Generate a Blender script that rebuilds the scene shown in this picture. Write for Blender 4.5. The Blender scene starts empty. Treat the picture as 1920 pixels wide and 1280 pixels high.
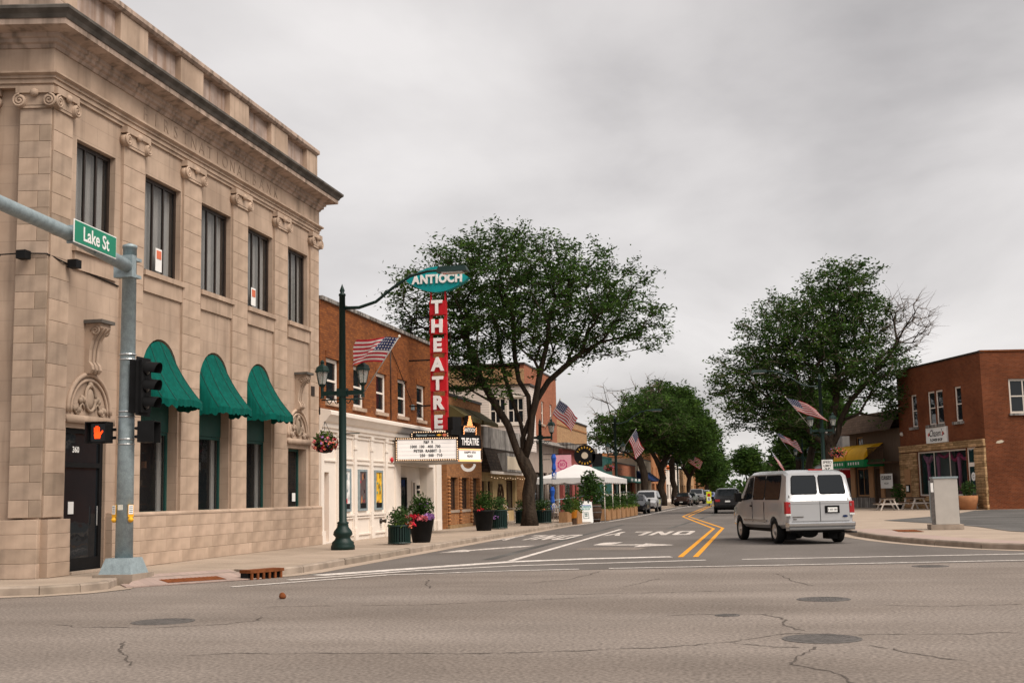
import bpy, math, random
import numpy as np
from mathutils import Vector, Matrix
from mathutils.geometry import tessellate_polygon
R = math.radians
scene = bpy.context.scene
C = scene.collection
random.seed(7); rng = np.random.default_rng(7)

# ------------------------------------------------------------------ camera
YAW, PITCH, ROLL = R(11.66), R(7.193), R(1.17)
cd = bpy.data.cameras.new('camera'); cam = bpy.data.objects.new('camera', cd); C.objects.link(cam)
right = Vector((math.cos(YAW), math.sin(YAW), 0))
fwd = Vector((-math.sin(YAW)*math.cos(PITCH), math.cos(YAW)*math.cos(PITCH), math.sin(PITCH)))
up = right.cross(fwd)
xa = right*math.cos(ROLL) - up*math.sin(ROLL); ya = right*math.sin(ROLL) + up*math.cos(ROLL)
M = Matrix((xa, ya, -fwd)).transposed().to_4x4(); M.translation = (0, 0, 1.55)
cam.matrix_world = M
cd.sensor_width = 36; cd.lens = 36*2280/1920; cd.clip_start = .1; cd.clip_end = 6000
cd.dof.use_dof = True; cd.dof.focus_distance = 33; cd.dof.aperture_fstop = 4
scene.camera = cam
# ------------------------------------------------------------------ sky and sun
scene.view_settings.view_transform = 'Standard'; scene.view_settings.look = 'None'
scene.view_settings.gamma = 1; scene.view_settings.exposure = 1.46
SUN_EL, SUN_AZ = R(52), R(118)         # azimuth clockwise from +Y (the street): behind the camera, to the right
world = bpy.data.worlds.new('World'); scene.world = world; world.use_nodes = True
nt = world.node_tree; nt.nodes.clear()
def wn(t, **k):
    n = nt.nodes.new(t)
    for a, b in k.items(): setattr(n, a, b)
    return n
def wmath(op, a, b=None, clamp=False):
    n = wn('ShaderNodeMath', operation=op, use_clamp=clamp)
    for i, v in enumerate((a, b)):
        if v is None: continue
        if isinstance(v, (int, float)): n.inputs[i].default_value = v
        else: nt.links.new(v, n.inputs[i])
    return n.outputs[0]
tc = wn('ShaderNodeTexCoord'); sp = wn('ShaderNodeSeparateXYZ'); nt.links.new(tc.outputs['Generated'], sp.inputs[0])
zz = wmath('ADD', wmath('MAXIMUM', sp.outputs[2], 0.0), 0.34)
cx = wmath('DIVIDE', sp.outputs[0], zz); cy = wmath('DIVIDE', sp.outputs[1], zz)
cb = wn('ShaderNodeCombineXYZ'); nt.links.new(cx, cb.inputs[0]); nt.links.new(cy, cb.inputs[1]); cb.inputs[2].default_value = 4.3
n1 = wn('ShaderNodeTexNoise'); n1.inputs['Scale'].default_value = 1.75; n1.inputs['Detail'].default_value = 7; n1.inputs['Roughness'].default_value = .5
n1.inputs['Distortion'].default_value = .25
n2 = wn('ShaderNodeTexNoise'); n2.inputs['Scale'].default_value = .75; n2.inputs['Detail'].default_value = 2
for n in (n1, n2): nt.links.new(cb.outputs[0], n.inputs['Vector'])
cl = wmath('ADD', wmath('MULTIPLY', n1.outputs['Fac'], .65), wmath('MULTIPLY', n2.outputs['Fac'], .42))
cl = wmath('ADD', cl, wmath('MULTIPLY', wmath('SUBTRACT', 1.0, wmath('DIVIDE', wmath('MAXIMUM', sp.outputs[2], 0.0), .3), True), .09))   # cloud deck thins towards the horizon all round
rp = wn('ShaderNodeValToRGB'); nt.links.new(cl, rp.inputs[0])
e = rp.color_ramp.elements
e[0].position = .42; e[0].color = (.172, .164, .162, 1)
e[1].position = .66; e[1].color = (.322, .308, .302, 1)
m_ = rp.color_ramp.elements.new(.535); m_.color = (.256, .244, .24, 1)
bgc = wn('ShaderNodeBackground'); nt.links.new(rp.outputs[0], bgc.inputs[0]); bgc.inputs[1].default_value = 1.0
sky = wn('ShaderNodeTexSky', sky_type='NISHITA', sun_disc=False, sun_elevation=SUN_EL, sun_rotation=SUN_AZ)
bgs = wn('ShaderNodeBackground'); nt.links.new(sky.outputs[0], bgs.inputs[0]); bgs.inputs[1].default_value = .06
mx = wn('ShaderNodeMixShader'); mx.inputs[0].default_value = .95
nt.links.new(bgs.outputs[0], mx.inputs[1]); nt.links.new(bgc.outputs[0], mx.inputs[2])
wo = wn('ShaderNodeOutputWorld'); nt.links.new(mx.outputs[0], wo.inputs[0])
sd = bpy.data.lights.new('sun', 'SUN'); sd.energy = 1.5; sd.angle = R(40); sd.color = (1, .91, .81)
so = bpy.data.objects.new('sun', sd); C.objects.link(so)
sv = Vector((math.sin(SUN_AZ)*math.cos(SUN_EL), math.cos(SUN_AZ)*math.cos(SUN_EL), math.sin(SUN_EL)))
so.rotation_euler = sv.to_track_quat('Z', 'Y').to_euler()

# ------------------------------------------------------------------ materials
MATS = {}
def mat(name, col, rough=.7, var=.12, scale=3, bump=0, bscale=40, metal=0, emit=0, spec=None, perobj=0, island=0, streak=0, kind=None, stretch=None, **k):
    if name in MATS: return MATS[name]
    m = bpy.data.materials.new(name); m.use_nodes = True; t = m.node_tree; N = t.nodes; L = t.links
    b = N['Principled BSDF']
    b.inputs['Roughness'].default_value = rough; b.inputs['Metallic'].default_value = metal
    b.inputs['Specular IOR Level'].default_value = spec if spec is not None else (.12 if rough > .65 else .35)
    co = N.new('ShaderNodeTexCoord')
    vec = co.outputs['Object']
    def mathn(op, a, bb=None):
        n = N.new('ShaderNodeMath'); n.operation = op
        for i, v in enumerate((a, bb)):
            if v is None: continue
            if isinstance(v, (int, float)): n.inputs[i].default_value = v
            else: L.new(v, n.inputs[i])
        return n.outputs[0]
    def mixc(f, a, bb, blend='MIX'):
        n = N.new('ShaderNodeMix'); n.data_type = 'RGBA'; n.blend_type = blend
        for i, v in ((0, f), (6, a), (7, bb)):
            if isinstance(v, (int, float)): n.inputs[i].default_value = v
            elif isinstance(v, tuple): n.inputs[i].default_value = (*v[:3], 1)
            else: L.new(v, n.inputs[i])
        return n.outputs[2]
    def noise(sc, det=4, v=None, st=None):
        n = N.new('ShaderNodeTexNoise'); n.inputs['Scale'].default_value = sc; n.inputs['Detail'].default_value = det
        src = v or vec
        if st:
            mp = N.new('ShaderNodeMapping'); mp.inputs['Scale'].default_value = st; L.new(src, mp.inputs[0]); src = mp.outputs[0]
        L.new(src, n.inputs['Vector']); return n.outputs['Fac']
    c = tuple(col)
    out = None; hgt = None
    if kind == 'brick':
        s = N.new('ShaderNodeSeparateXYZ'); L.new(vec, s.inputs[0])
        cbn = N.new('ShaderNodeCombineXYZ'); L.new(mathn('ADD', s.outputs[0], s.outputs[1]), cbn.inputs[0]); L.new(s.outputs[2], cbn.inputs[1])
        bt = N.new('ShaderNodeTexBrick'); L.new(cbn.outputs[0], bt.inputs['Vector'])
        bt.inputs['Scale'].default_value = 1; bt.inputs['Brick Width'].default_value = k.get('bw', .22); bt.inputs['Row Height'].default_value = k.get('bh', .075)
        bt.inputs['Mortar Size'].default_value = k.get('ms', .007); bt.inputs['Mortar Smooth'].default_value = .2; bt.inputs['Bias'].default_value = 0
        c2 = k.get('c2', tuple(x*.6 for x in c)); mo = k.get('mortar', (.3, .26, .22))
        for i, v in (('Color1', c), ('Color2', c2), ('Mortar', mo)): bt.inputs[i].default_value = (*v, 1)
        out = bt.outputs['Color']; hgt = mathn('MULTIPLY', bt.outputs['Fac'], -1.0)
        nz = noise(scale, 5); out = mixc(.55, out, mixc(nz, tuple(.72 for _ in c), (1.25, 1.25, 1.25)), 'MULTIPLY')
    else:
        nz = noise(scale, 5, st=stretch)
        rr = N.new('ShaderNodeMapRange'); L.new(nz, rr.inputs[0]); rr.inputs[1].default_value = .3; rr.inputs[2].default_value = .7
        out = mixc(rr.outputs[0], tuple(x*(1-var) for x in c), tuple(min(1, x*(1+var)) for x in c))
        if k.get('speck'):
            sn = noise(k.get('sscale', 220), 2); r2 = N.new('ShaderNodeMapRange'); L.new(sn, r2.inputs[0]); r2.inputs[1].default_value = .35; r2.inputs[2].default_value = .65
            sv_ = k['speck']; out = mixc(1, out, mixc(r2.outputs[0], (1-sv_,)*3, (1+sv_,)*3), 'MULTIPLY')
    if streak:
        sn = noise(1.6, 4, st=(3, 3, .25)); r3 = N.new('ShaderNodeMapRange'); L.new(sn, r3.inputs[0]); r3.inputs[1].default_value = k.get('st0', .52); r3.inputs[2].default_value = k.get('st0', .52)+.22
        out = mixc(mathn('MULTIPLY', r3.outputs[0], streak), out, k.get('dirt', tuple(x*.45 for x in c)))
    if k.get('mottle'):
        mn = noise(k.get('mscale', .7), 6, st=k.get('mst')); r4 = N.new('ShaderNodeMapRange'); L.new(mn, r4.inputs[0]); r4.inputs[1].default_value = .36; r4.inputs[2].default_value = .66
        q_ = k['mottle']; out = mixc(1, out, mixc(r4.outputs[0], (1-q_, 1-q_*1.08, 1-q_*1.15), (1+q_*.35,)*3), 'MULTIPLY')
    if perobj:
        oi = N.new('ShaderNodeObjectInfo'); out = mixc(1, out, mixc(oi.outputs['Random'], (1-perobj, 1-perobj, 1-perobj*1.15), (1+perobj*.6,)*3), 'MULTIPLY')
    if island:
        g = N.new('ShaderNodeNewGeometry'); out = mixc(1, out, mixc(g.outputs['Random Per Island'], (1-island,)*3, (1+island, 1+island, 1+island*.6)), 'MULTIPLY')
    L.new(out, b.inputs['Base Color'])
    if emit: L.new(out, b.inputs['Emission Color']); b.inputs['Emission Strength'].default_value = emit
    if bump:
        bn = N.new('ShaderNodeBump'); bn.inputs['Strength'].default_value = bump; bn.inputs['Distance'].default_value = k.get('bd', .01)
        L.new(hgt if hgt is not None else noise(bscale, 3), bn.inputs['Height']); L.new(bn.outputs[0], b.inputs['Normal'])
    if k.get('trans'):
        tr = N.new('ShaderNodeBsdfTranslucent'); L.new(out, tr.inputs[0]); ms = N.new('ShaderNodeMixShader'); ms.inputs[0].default_value = k['trans']
        L.new(b.outputs[0], ms.inputs[1]); L.new(tr.outputs[0], ms.inputs[2]); L.new(ms.outputs[0], N['Material Output'].inputs[0])
    MATS[name] = m; return m
def glass_mat(name, tint, op):
    m = bpy.data.materials.new(name); m.use_nodes = True; t = m.node_tree; N = t.nodes; L = t.links
    b = N['Principled BSDF']; b.inputs['Base Color'].default_value = (*tint, 1); b.inputs['Roughness'].default_value = .03; b.inputs['Specular IOR Level'].default_value = .4
    wv = N.new('ShaderNodeTexNoise'); wv.inputs['Scale'].default_value = 2.5; bp_ = N.new('ShaderNodeBump'); bp_.inputs['Strength'].default_value = .12; bp_.inputs['Distance'].default_value = .02; tcg = N.new('ShaderNodeTexCoord'); L.new(tcg.outputs['Object'], wv.inputs['Vector']); L.new(wv.outputs['Fac'], bp_.inputs['Height']); L.new(bp_.outputs[0], b.inputs['Normal'])
    if op < 1:
        tr = N.new('ShaderNodeBsdfTransparent'); ms = N.new('ShaderNodeMixShader'); ms.inputs[0].default_value = op
        L.new(tr.outputs[0], ms.inputs[1]); L.new(b.outputs[0], ms.inputs[2]); L.new(ms.outputs[0], N['Material Output'].inputs[0])
    MATS[name] = m; return m
def flag_mat():
    m = bpy.data.materials.new('flag_cloth'); m.use_nodes = True; t = m.node_tree; N = t.nodes; L = t.links
    b = N['Principled BSDF']; b.inputs['Roughness'].default_value = .8
    uv = N.new('ShaderNodeUVMap'); s = N.new('ShaderNodeSeparateXYZ'); L.new(uv.outputs[0], s.inputs[0]); u, v = s.outputs[0], s.outputs[1]
    def mt(op, a, bb=None, cc=None):
        n = N.new('ShaderNodeMath'); n.operation = op
        for i, x in enumerate((a, bb, cc)):
            if x is None: continue
            if isinstance(x, (int, float)): n.inputs[i].default_value = x
            else: L.new(x, n.inputs[i])
        return n.outputs[0]
    def mx(f, a, bb):
        n = N.new('ShaderNodeMix'); n.data_type = 'RGBA'; L.new(f, n.inputs[0])
        for i, x in ((6, a), (7, bb)):
            if isinstance(x, tuple): n.inputs[i].default_value = (*x, 1)
            else: L.new(x, n.inputs[i])
        return n.outputs[2]
    st = mt('MODULO', mt('FLOOR', mt('MULTIPLY', v, 13)), 2)
    stripes = mx(st, (.5, .025, .045), (.75, .7, .68))
    can = mt('MULTIPLY', mt('LESS_THAN', u, .4), mt('GREATER_THAN', v, 6/13))
    gu = mt('SUBTRACT', mt('FRACT', mt('MULTIPLY', u, 6/.4)), .5); gv = mt('SUBTRACT', mt('FRACT', mt('MULTIPLY', mt('SUBTRACT', v, 6/13), 5/(7/13))), .5)
    star = mt('LESS_THAN', mt('ADD', mt('MULTIPLY', gu, gu), mt('MULTIPLY', gv, gv)), .06)
    blue = mx(star, (.03, .045, .14), (.75, .72, .7))
    col = mx(can, stripes, blue); L.new(col, b.inputs['Base Color'])
    tr = N.new('ShaderNodeBsdfTranslucent'); L.new(col, tr.inputs[0]); ms = N.new('ShaderNodeMixShader'); ms.inputs[0].default_value = .35
    L.new(b.outputs[0], ms.inputs[1]); L.new(tr.outputs[0], ms.inputs[2]); L.new(ms.outputs[0], N['Material Output'].inputs[0])
    MATS['flag'] = m; return m
flag_mat()
glass_mat('glass_dark', (.012, .015, .018), 1); glass_mat('glass_clear', (.02, .025, .028), .28); glass_mat('glass_lamp', (.5, .52, .5), .35)
STONE = (.455, .342, .262)
mat('stone', STONE, .85, .14, 1.2, bump=.25, bscale=60, streak=.45, mottle=.2, mscale=.9, kind='brick', bw=1.3, bh=.4, ms=.006, c2=(.43, .325, .25), mortar=(.345, .262, .203))
mat('stone_plain', STONE, .85, .14, 1.4, bump=.2, bscale=50, streak=.5, mottle=.2, mscale=1.1)
mat('stone_streaked', (.42, .32, .26), .88, .2, 1.6, bump=.25, bscale=40, streak=.8, st0=.46, dirt=(.16, .125, .10))
mat('stone_stained', (.42, .33, .285), .9, .3, 2.2, bump=.25, bscale=40, streak=.7, st0=.45, dirt=(.24, .15, .10))
mat('stone_block', (.455, .342, .262), .85, .1, 2.5, bump=.2, bscale=50, perobj=.08, mottle=.15, mscale=1.4, streak=.3)
mat('stone_dirty', (.375, .285, .222), .9, .25, 2, bump=.3, bscale=40, perobj=.2, streak=.4)
mat('stone_grime', (.10, .09, .08), .95, .45, 2.2, bump=.3, bscale=30)
mat('carved', (.325, .245, .19), .9, .1)  # darkened stone tone; on the frieze letters it is painted groove shade
mat('brick_orange', (.275, .092, .028), .85, scale=1.5, kind='brick', c2=(.16, .052, .02), mortar=(.11, .055, .03), bump=.5)
mat('brick_red', (.19, .052, .019), .85, scale=.9, kind='brick', c2=(.12, .032, .012), mortar=(.20, .10, .06), ms=.009, bump=.5, mottle=.25, mscale=.5)
mat('brick_tan', (.50, .30, .15), .85, scale=1.2, kind='brick', c2=(.36, .2, .1), mortar=(.3, .22, .15), bump=.5)
mat('brick_salmon', (.38, .135, .07), .85, scale=1, kind='brick', c2=(.27, .09, .05), mortar=(.3, .17, .12), bump=.5)
mat('brick_shop', (.42, .185, .07), .85, scale=1.6, kind='brick', c2=(.27, .115, .045), mortar=(.26, .17, .11), bump=.5)
mat('paint_white', (.76, .685, .61), .55, .04, 2, streak=.06)
mat('paint_cream', (.62, .56, .49), .6, .06, 2)
mat('siding', (.66, .58, .53), .7, .05, 1, kind='brick', bw=40, bh=.14, ms=.012, c2=(.64, .565, .515), mortar=(.36, .31, .28), bump=.4)
mat('green_paint', (.002, .018, .0145), .5, .15, 3, spec=.35)
mat('green_cloth', (.0, .08, .062), .85, .25, 3, stretch=(5, 5, .5), streak=.35, dirt=(.0, .05, .04))
mat('green_dark', (.01, .06, .05), .6, .1)
mat('galv', (.27, .33, .35), .5, .16, 9, metal=.25, speck=.12, sscale=60)
mat('black', (.009, .009, .0095), .6, .2, 4, spec=.12); mat('black_gloss', (.006, .006, .007), .15, .1, 2)
mat('bronze', (.035, .025, .02), .45, .2, 4, metal=.3)
mat('yellow_paint', (.75, .38, .02), .5, .1); mat('sign_green', (.0, .2, .11), .45, .05); mat('sign_white', (.8, .8, .78), .45, .03)
mat('red_sign', (.5, .012, .02), .35, .08); mat('teal_sign', (.0, .27, .28), .4, .06); mat('letter_white', (.82, .8, .78), .4, .03)
mat('marquee_white', (.8, .77, .75), .5, .02, emit=.06); mat('bulb', (1, .7, .45), .4, .02, emit=.4); mat('bulb_orange', (1, .42, .16), .4, .02, emit=.36)
mat('hand_lit', (1, .05, .004), .5, .02, emit=.75)
mat('rust', (.17, .055, .02), .9, .3, 8, bump=.3); mat('iron', (.11, .10, .094), .7, .3, 12, bump=.4, bscale=80)
mat('asphalt_old', (.218, .186, .163), .92, .10, .5, mottle=.2, mscale=.5, mst=(.22, 1, 1), bump=.5, bscale=120, speck=.30, sscale=24, bd=.006)
mat('asphalt', (.148, .132, .121), .9, .15, .35, mottle=.16, mscale=.22, bump=.4, bscale=140, speck=.22, sscale=30, bd=.005, stretch=(1, .15, 1))
mat('asphalt_lot', (.10, .095, .09), .92, .35, .35, bump=.4, speck=.25, sscale=30)
mat('concrete', (.37, .295, .235), .9, .12, .8, bump=.25, bscale=70, speck=.1, sscale=30, perobj=.08)
mat('kerb_concrete', (.30, .245, .2), .92, .25, 2.5, bump=.4, bscale=40, perobj=.15)
mat('paver_pink', (.40, .30, .26), .9, .1, 2, kind='brick', bw=.22, bh=.11, ms=.006, c2=(.33, .25, .22), mortar=(.25, .2, .17))
mat('mark_white', (.62, .57, .53), .8, .2, 5, speck=.2, sscale=12, mottle=.15, mscale=1.5); mat('mark_worn', (.58, .53, .49), .85, .2, 5, speck=.3, sscale=10, mottle=.3, mscale=1.2); mat('mark_yellow', (.66, .29, .03), .8, .12, 6); mat('crack', (.095, .08, .07), .95, .2)
mat('soil', (.1, .09, .06), .95, .2, .05); mat('wood', (.36, .2, .1), .75, .2, 6, stretch=(8, 8, .6)); mat('wood_dark', (.06, .035, .022), .8, .2, 6)
mat('bark', (.042, .031, .023), .95, .5, 7, bump=1, bscale=11, bd=.05, stretch=(1, 1, .18)); mat('bark_pale', (.2, .16, .13), .95, .25, 6, bump=.6, bscale=16)
for nm, cc in (('leaf', (.036, .074, .018)), ('leaf_fresh', (.062, .112, .022)), ('leaf_mid', (.04, .078, .018)), ('leaf_light', (.10, .15, .03)), ('leaf_plant', (.055, .10, .035))):
    mat(nm, cc, .6, .25, .5, island=.5, trans=.4, spec=.06)
for nm, cc in (('fl_red', (.6, .03, .06)), ('fl_pink', (.65, .16, .2)), ('fl_purple', (.32, .16, .42)), ('fl_yellow', (.6, .35, .05)), ('fl_coral', (.7, .2, .12)), ('fl_white', (.75, .72, .66))):
    mat(nm, cc, .7, .1, 5, island=.25, trans=.2)
mat('rubber', (.012, .012, .012), .8, .2, 8); mat('alloy', (.55, .55, .55), .35, .1, 4, metal=.8); mat('chrome', (.6, .6, .6), .12, .05, 2, metal=1)
mat('tail_red', (.32, .008, .01), .2, .1, 8, spec=.6); mat('lamp_clear', (.6, .6, .58), .1, .05, spec=.7)
for nm, cc in (('car_white', (.43, .435, .445)), ('car_black', (.008, .008, .009)), ('car_silver', (.42, .42, .42)), ('car_brown', (.035, .018, .014)), ('car_olive', (.06, .065, .05)), ('car_grey', (.2, .2, .2)), ('car_blue', (.015, .03, .16)), ('car_pale', (.7, .68, .64))):
    m0 = mat(nm, cc, .24, .05, 1, spec=.5, metal=.25 if nm in ('car_white', 'car_silver', 'car_grey') else 0); m0.node_tree.nodes['Principled BSDF'].inputs['Coat Weight'].default_value = .6 if sum(cc) > .2 else .15
mat('taupe', (.33, .27, .23), .8, .08, 2); mat('rose', (.30, .085, .075), .8, .1, 2); mat('pink_sign', (.72, .36, .42), .6, .1, 20); mat('magenta', (.5, .03, .16), .6, .05)
mat('shingle', (.05, .036, .028), .95, .3, 4, kind='brick', bw=.3, bh=.16, ms=.01, c2=(.025, .02, .016), mortar=(.012, .01, .01), bump=.7)
mat('shingle_brown', (.13, .085, .06), .95, .2, 2, kind='brick', bw=.4, bh=.2, ms=.01, c2=(.1, .065, .046), mortar=(.05, .035, .025), bump=.6)
mat('fascia_grey', (.30, .28, .26), .9, .3, 2, streak=.9, st0=.4, dirt=(.07, .065, .06)); mat('stucco_yellow', (.45, .33, .17), .9, .12, 2, streak=.2)
mat('awning_olive', (.085, .07, .03), .85, .15, 3); mat('awning_yellow', (.68, .37, .015), .7, .08, 2); mat('awning_green', (.01, .22, .07), .7, .08, 2); mat('awning_navy', (.012, .025, .08), .8, .1)
mat('teal_panel', (.0, .075, .065), .35, .1, 1); mat('grey_metal', (.24, .23, .22), .6, .08, 1.5); mat('brown_wood', (.12, .085, .06), .85, .2, 3, stretch=(6, 6, .4))
mat('vinyl_white', (.72, .71, .70), .6, .04, 1, trans=.15); mat('blue_item', (.01, .08, .4), .6, .1); mat('terracotta', (.33, .15, .07), .85, .15, 3); mat('orange_pot', (.62, .24, .03), .7, .1)
mat('steel', (.50, .47, .43), .5, .06, 3, metal=.35); mat('ledge_stone', (.37, .235, .125), .9, .25, 4, perobj=.4, bump=.4, bscale=30)
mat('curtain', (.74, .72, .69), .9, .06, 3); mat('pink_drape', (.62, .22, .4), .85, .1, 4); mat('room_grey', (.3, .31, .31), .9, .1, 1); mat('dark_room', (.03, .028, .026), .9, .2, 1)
mat('hivis', (.62, .66, .02), .5, .05, emit=.05); mat('orange_cone', (.75, .14, .02), .6, .1); mat('dull_orange', (.42, .19, .09), .8, .15, 2); mat('cream_wall', (.55, .47, .36), .85, .1, 1)
for i, cc in enumerate(((.72, .72, .7), (.09, .06, .06), (.72, .42, .03))): mat('poster%d' % i, cc, .4, .35, 4, kind=None)

# ------------------------------------------------------------------ mesh helpers
class MB:
    def __init__(s): s.v = []; s.f = []
    def add(s, vs, fs):
        o = len(s.v); s.v += [tuple(p) for p in vs]; s.f += [tuple(i+o for i in f) for f in fs]; return s
    def box(s, x0, x1, y0, y1, z0, z1, M=None):
        p = [(x0,y0,z0),(x1,y0,z0),(x1,y1,z0),(x0,y1,z0),(x0,y0,z1),(x1,y0,z1),(x1,y1,z1),(x0,y1,z1)]
        if M is not None: p = [M @ Vector(q) for q in p]
        return s.add(p, [(3,2,1,0),(4,5,6,7),(0,1,5,4),(1,2,6,5),(2,3,7,6),(3,0,4,7)])
    def cbox(s, x0, x1, y0, y1, z0, z1, c=.01, M=None):      # box with chamfered front (-y) edges
        p = [(x0,y1,z0),(x1,y1,z0),(x1,y1,z1),(x0,y1,z1),(x0,y0+c,z0),(x1,y0+c,z0),(x1,y0+c,z1),(x0,y0+c,z1),(x0+c,y0,z0+c),(x1-c,y0,z0+c),(x1-c,y0,z1-c),(x0+c,y0,z1-c)]
        if M is not None: p = [M @ Vector(q) for q in p]
        return s.add(p, [(0,1,2,3)[::-1] if False else (3,2,1,0)[::-1],(0,1,5,4),(1,2,6,5),(2,3,7,6),(3,0,4,7),(4,5,9,8),(5,6,10,9),(6,7,11,10),(7,4,8,11),(8,9,10,11)])
    def tube(s, pts, rad, n=8, cap=True):
        pts = [Vector(p) for p in pts]; m = len(pts)
        rad = [rad]*m if isinstance(rad, (int, float)) else rad
        d0 = (pts[1]-pts[0]).normalized(); a = d0.orthogonal().normalized(); vs = []
        for i in range(m):
            d = (pts[min(i+1, m-1)]-pts[max(i-1, 0)])
            d = d.normalized() if d.length > 1e-9 else d0
            a = (a - d*a.dot(d)); a = a.normalized() if a.length > 1e-6 else d.orthogonal().normalized()
            b = d.cross(a)
            for k in range(n):
                t = 2*math.pi*k/n; vs.append(pts[i] + (a*math.cos(t)+b*math.sin(t))*rad[i])
        fs = [(i*n+k, i*n+(k+1) % n, (i+1)*n+(k+1) % n, (i+1)*n+k) for i in range(m-1) for k in range(n)]
        if cap: fs += [tuple(range(n))[::-1], tuple(range((m-1)*n, m*n))]
        return s.add(vs, fs)
    def lathe(s, prof, c=(0,0,0), n=16, M=None):
        vs = [Vector((c[0]+r*math.cos(2*math.pi*k/n), c[1]+r*math.sin(2*math.pi*k/n), c[2]+z)) for r, z in prof for k in range(n)]
        if M is not None: vs = [M @ v for v in vs]
        m = len(prof)
        fs = [(i*n+k, i*n+(k+1) % n, (i+1)*n+(k+1) % n, (i+1)*n+k) for i in range(m-1) for k in range(n)]
        fs += [tuple(range(n))[::-1], tuple(range((m-1)*n, m*n))]
        return s.add(vs, fs)
    def prism(s, poly, z0, z1, M=None):
        n = len(poly); vs = [Vector((x, y, z0)) for x, y in poly] + [Vector((x, y, z1)) for x, y in poly]
        if M is not None: vs = [M @ v for v in vs]
        fs = [(i, (i+1) % n, n+(i+1) % n, n+i) for i in range(n)] + [tuple(range(n))[::-1], tuple(range(n, 2*n))]
        return s.add(vs, fs)
    def plate(s, outer, holes, y, t, M=None):                # wall in local x/z with openings; front at y, reveals t deep
        loops = [outer] + list(holes)
        tri = tessellate_polygon([[Vector((a, b, 0)) for a, b in l] for l in loops])
        flat = [q for l in loops for q in l]; n = len(flat)
        vs = [Vector((a, y, b)) for a, b in flat] + [Vector((a, y+t, b)) for a, b in flat]
        fs = []
        for f in tri:
            p = [flat[i] for i in f]; ar = (p[1][0]-p[0][0])*(p[2][1]-p[0][1])-(p[2][0]-p[0][0])*(p[1][1]-p[0][1])
            fs.append(tuple(f) if ar > 0 else tuple(f)[::-1])
        o = 0
        for l in loops:
            k = len(l)
            for i in range(k):
                a, b = o+i, o+(i+1) % k; fs.append((a, b, n+b, n+a))
            o += k
        if M is not None: vs = [M @ v for v in vs]
        return s.add(vs, fs)
    def sweep(s, prof, path, closed=False):                  # prof: (out, z); path: plan points, outward = right-hand side of travel
        n = len(path); m = len(prof); P = [Vector((a, b)) for a, b in path]; vs = []
        for i in range(n):
            d1 = (P[i]-P[i-1]).normalized() if i > 0 else None; d2 = (P[i+1]-P[i]).normalized() if i < n-1 else None
            n1 = Vector((d1.y, -d1.x)) if d1 else None; n2 = Vector((d2.y, -d2.x)) if d2 else None
            if n1 is None: nn = n2
            elif n2 is None: nn = n1
            else: nn = (n1+n2)/(1+n1.dot(n2))
            for o, z in prof: vs.append((P[i].x+nn.x*o, P[i].y+nn.y*o, z))
        fs = [(i*m+k, (i+1)*m+k, (i+1)*m+k+1, i*m+k+1) for i in range(n-1) for k in range(m-1)]
        fs += [tuple(range(m)), tuple(range((n-1)*m, n*m))[::-1]]
        return s.add(vs, fs)
    def mesh(s, name, m, smooth=False):
        me = bpy.data.meshes.new(name); me.from_pydata([tuple(v) for v in s.v], [], s.f); me.materials.append(MATS[m] if isinstance(m, str) else m)
        if smooth: me.shade_smooth()
        me.validate(); return me
    def build(s, name, m, parent=None, smooth=False, **k):
        return link(name, s.mesh(name, m, smooth), parent, **k)
def link(name, me, parent=None, label=None, cat=None, group=None, kind=None, loc=None, rot=None):
    o = bpy.data.objects.new(name, me); C.objects.link(o)
    if parent is not None: o.parent = parent
    if loc is not None: o.location = loc
    if rot is not None: o.rotation_euler = rot
    for a, b in (('label', label), ('category', cat), ('group', group), ('kind', kind)):
        if b: o[a] = b
    return o
def T(name, label, cat, loc=(0,0,0), rz=0, group=None):
    return link(name, None, None, label, cat, group, loc=loc, rot=(0, 0, rz))
def S(name, mb, m, **k): return mb.build(name, m, kind='structure', **k)
def box(name, m, par, *a, **k): return MB().box(*a).build(name, m, par, **k)
def tube(name, m, par, pts, r, n=8, **k): return MB().tube(pts, r, n).build(name, m, par, smooth=True, **k)
def copy_tree(o, parent=None):
    c = o.copy(); C.objects.link(c); c.parent = parent
    for ch in o.children: copy_tree(ch, c)
    return c
def dup(o, loc, rz, label, group=None):
    c = copy_tree(o); c.location = loc; c.rotation_euler = (0, 0, rz); c['label'] = label
    if group: c['group'] = group
    return c
def text(name, body, size, m, par, loc, rot=(R(90), 0, 0), ext=.01, off=0, sx=1, shear=0, space=1, align='CENTER'):
    cu = bpy.data.curves.new(name, 'FONT'); cu.body = body; cu.size = size; cu.extrude = ext; cu.offset = off; cu.shear = shear; cu.space_character = space
    cu.align_x = align; cu.align_y = 'CENTER'; cu.resolution_u = 3
    o = bpy.data.objects.new(name, cu); C.objects.link(o)
    me = bpy.data.meshes.new_from_object(o.evaluated_get(bpy.context.evaluated_depsgraph_get())); bpy.data.objects.remove(o); bpy.data.curves.remove(cu)
    me.materials.clear(); me.materials.append(MATS[m]); me.name = name
    q = link(name, me, par, loc=loc, rot=rot); q.scale = (sx, 1, 1); return q
def rect(x0, x1, z0, z1): return [(x0, z0), (x1, z0), (x1, z1), (x0, z1)]
def arch(c, r, z0, zs, n=14): return [(c-r, z0), (c+r, z0)] + [(c+r*math.cos(math.pi*k/n), zs+r*math.sin(math.pi*k/n)) for k in range(n+1)]
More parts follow.
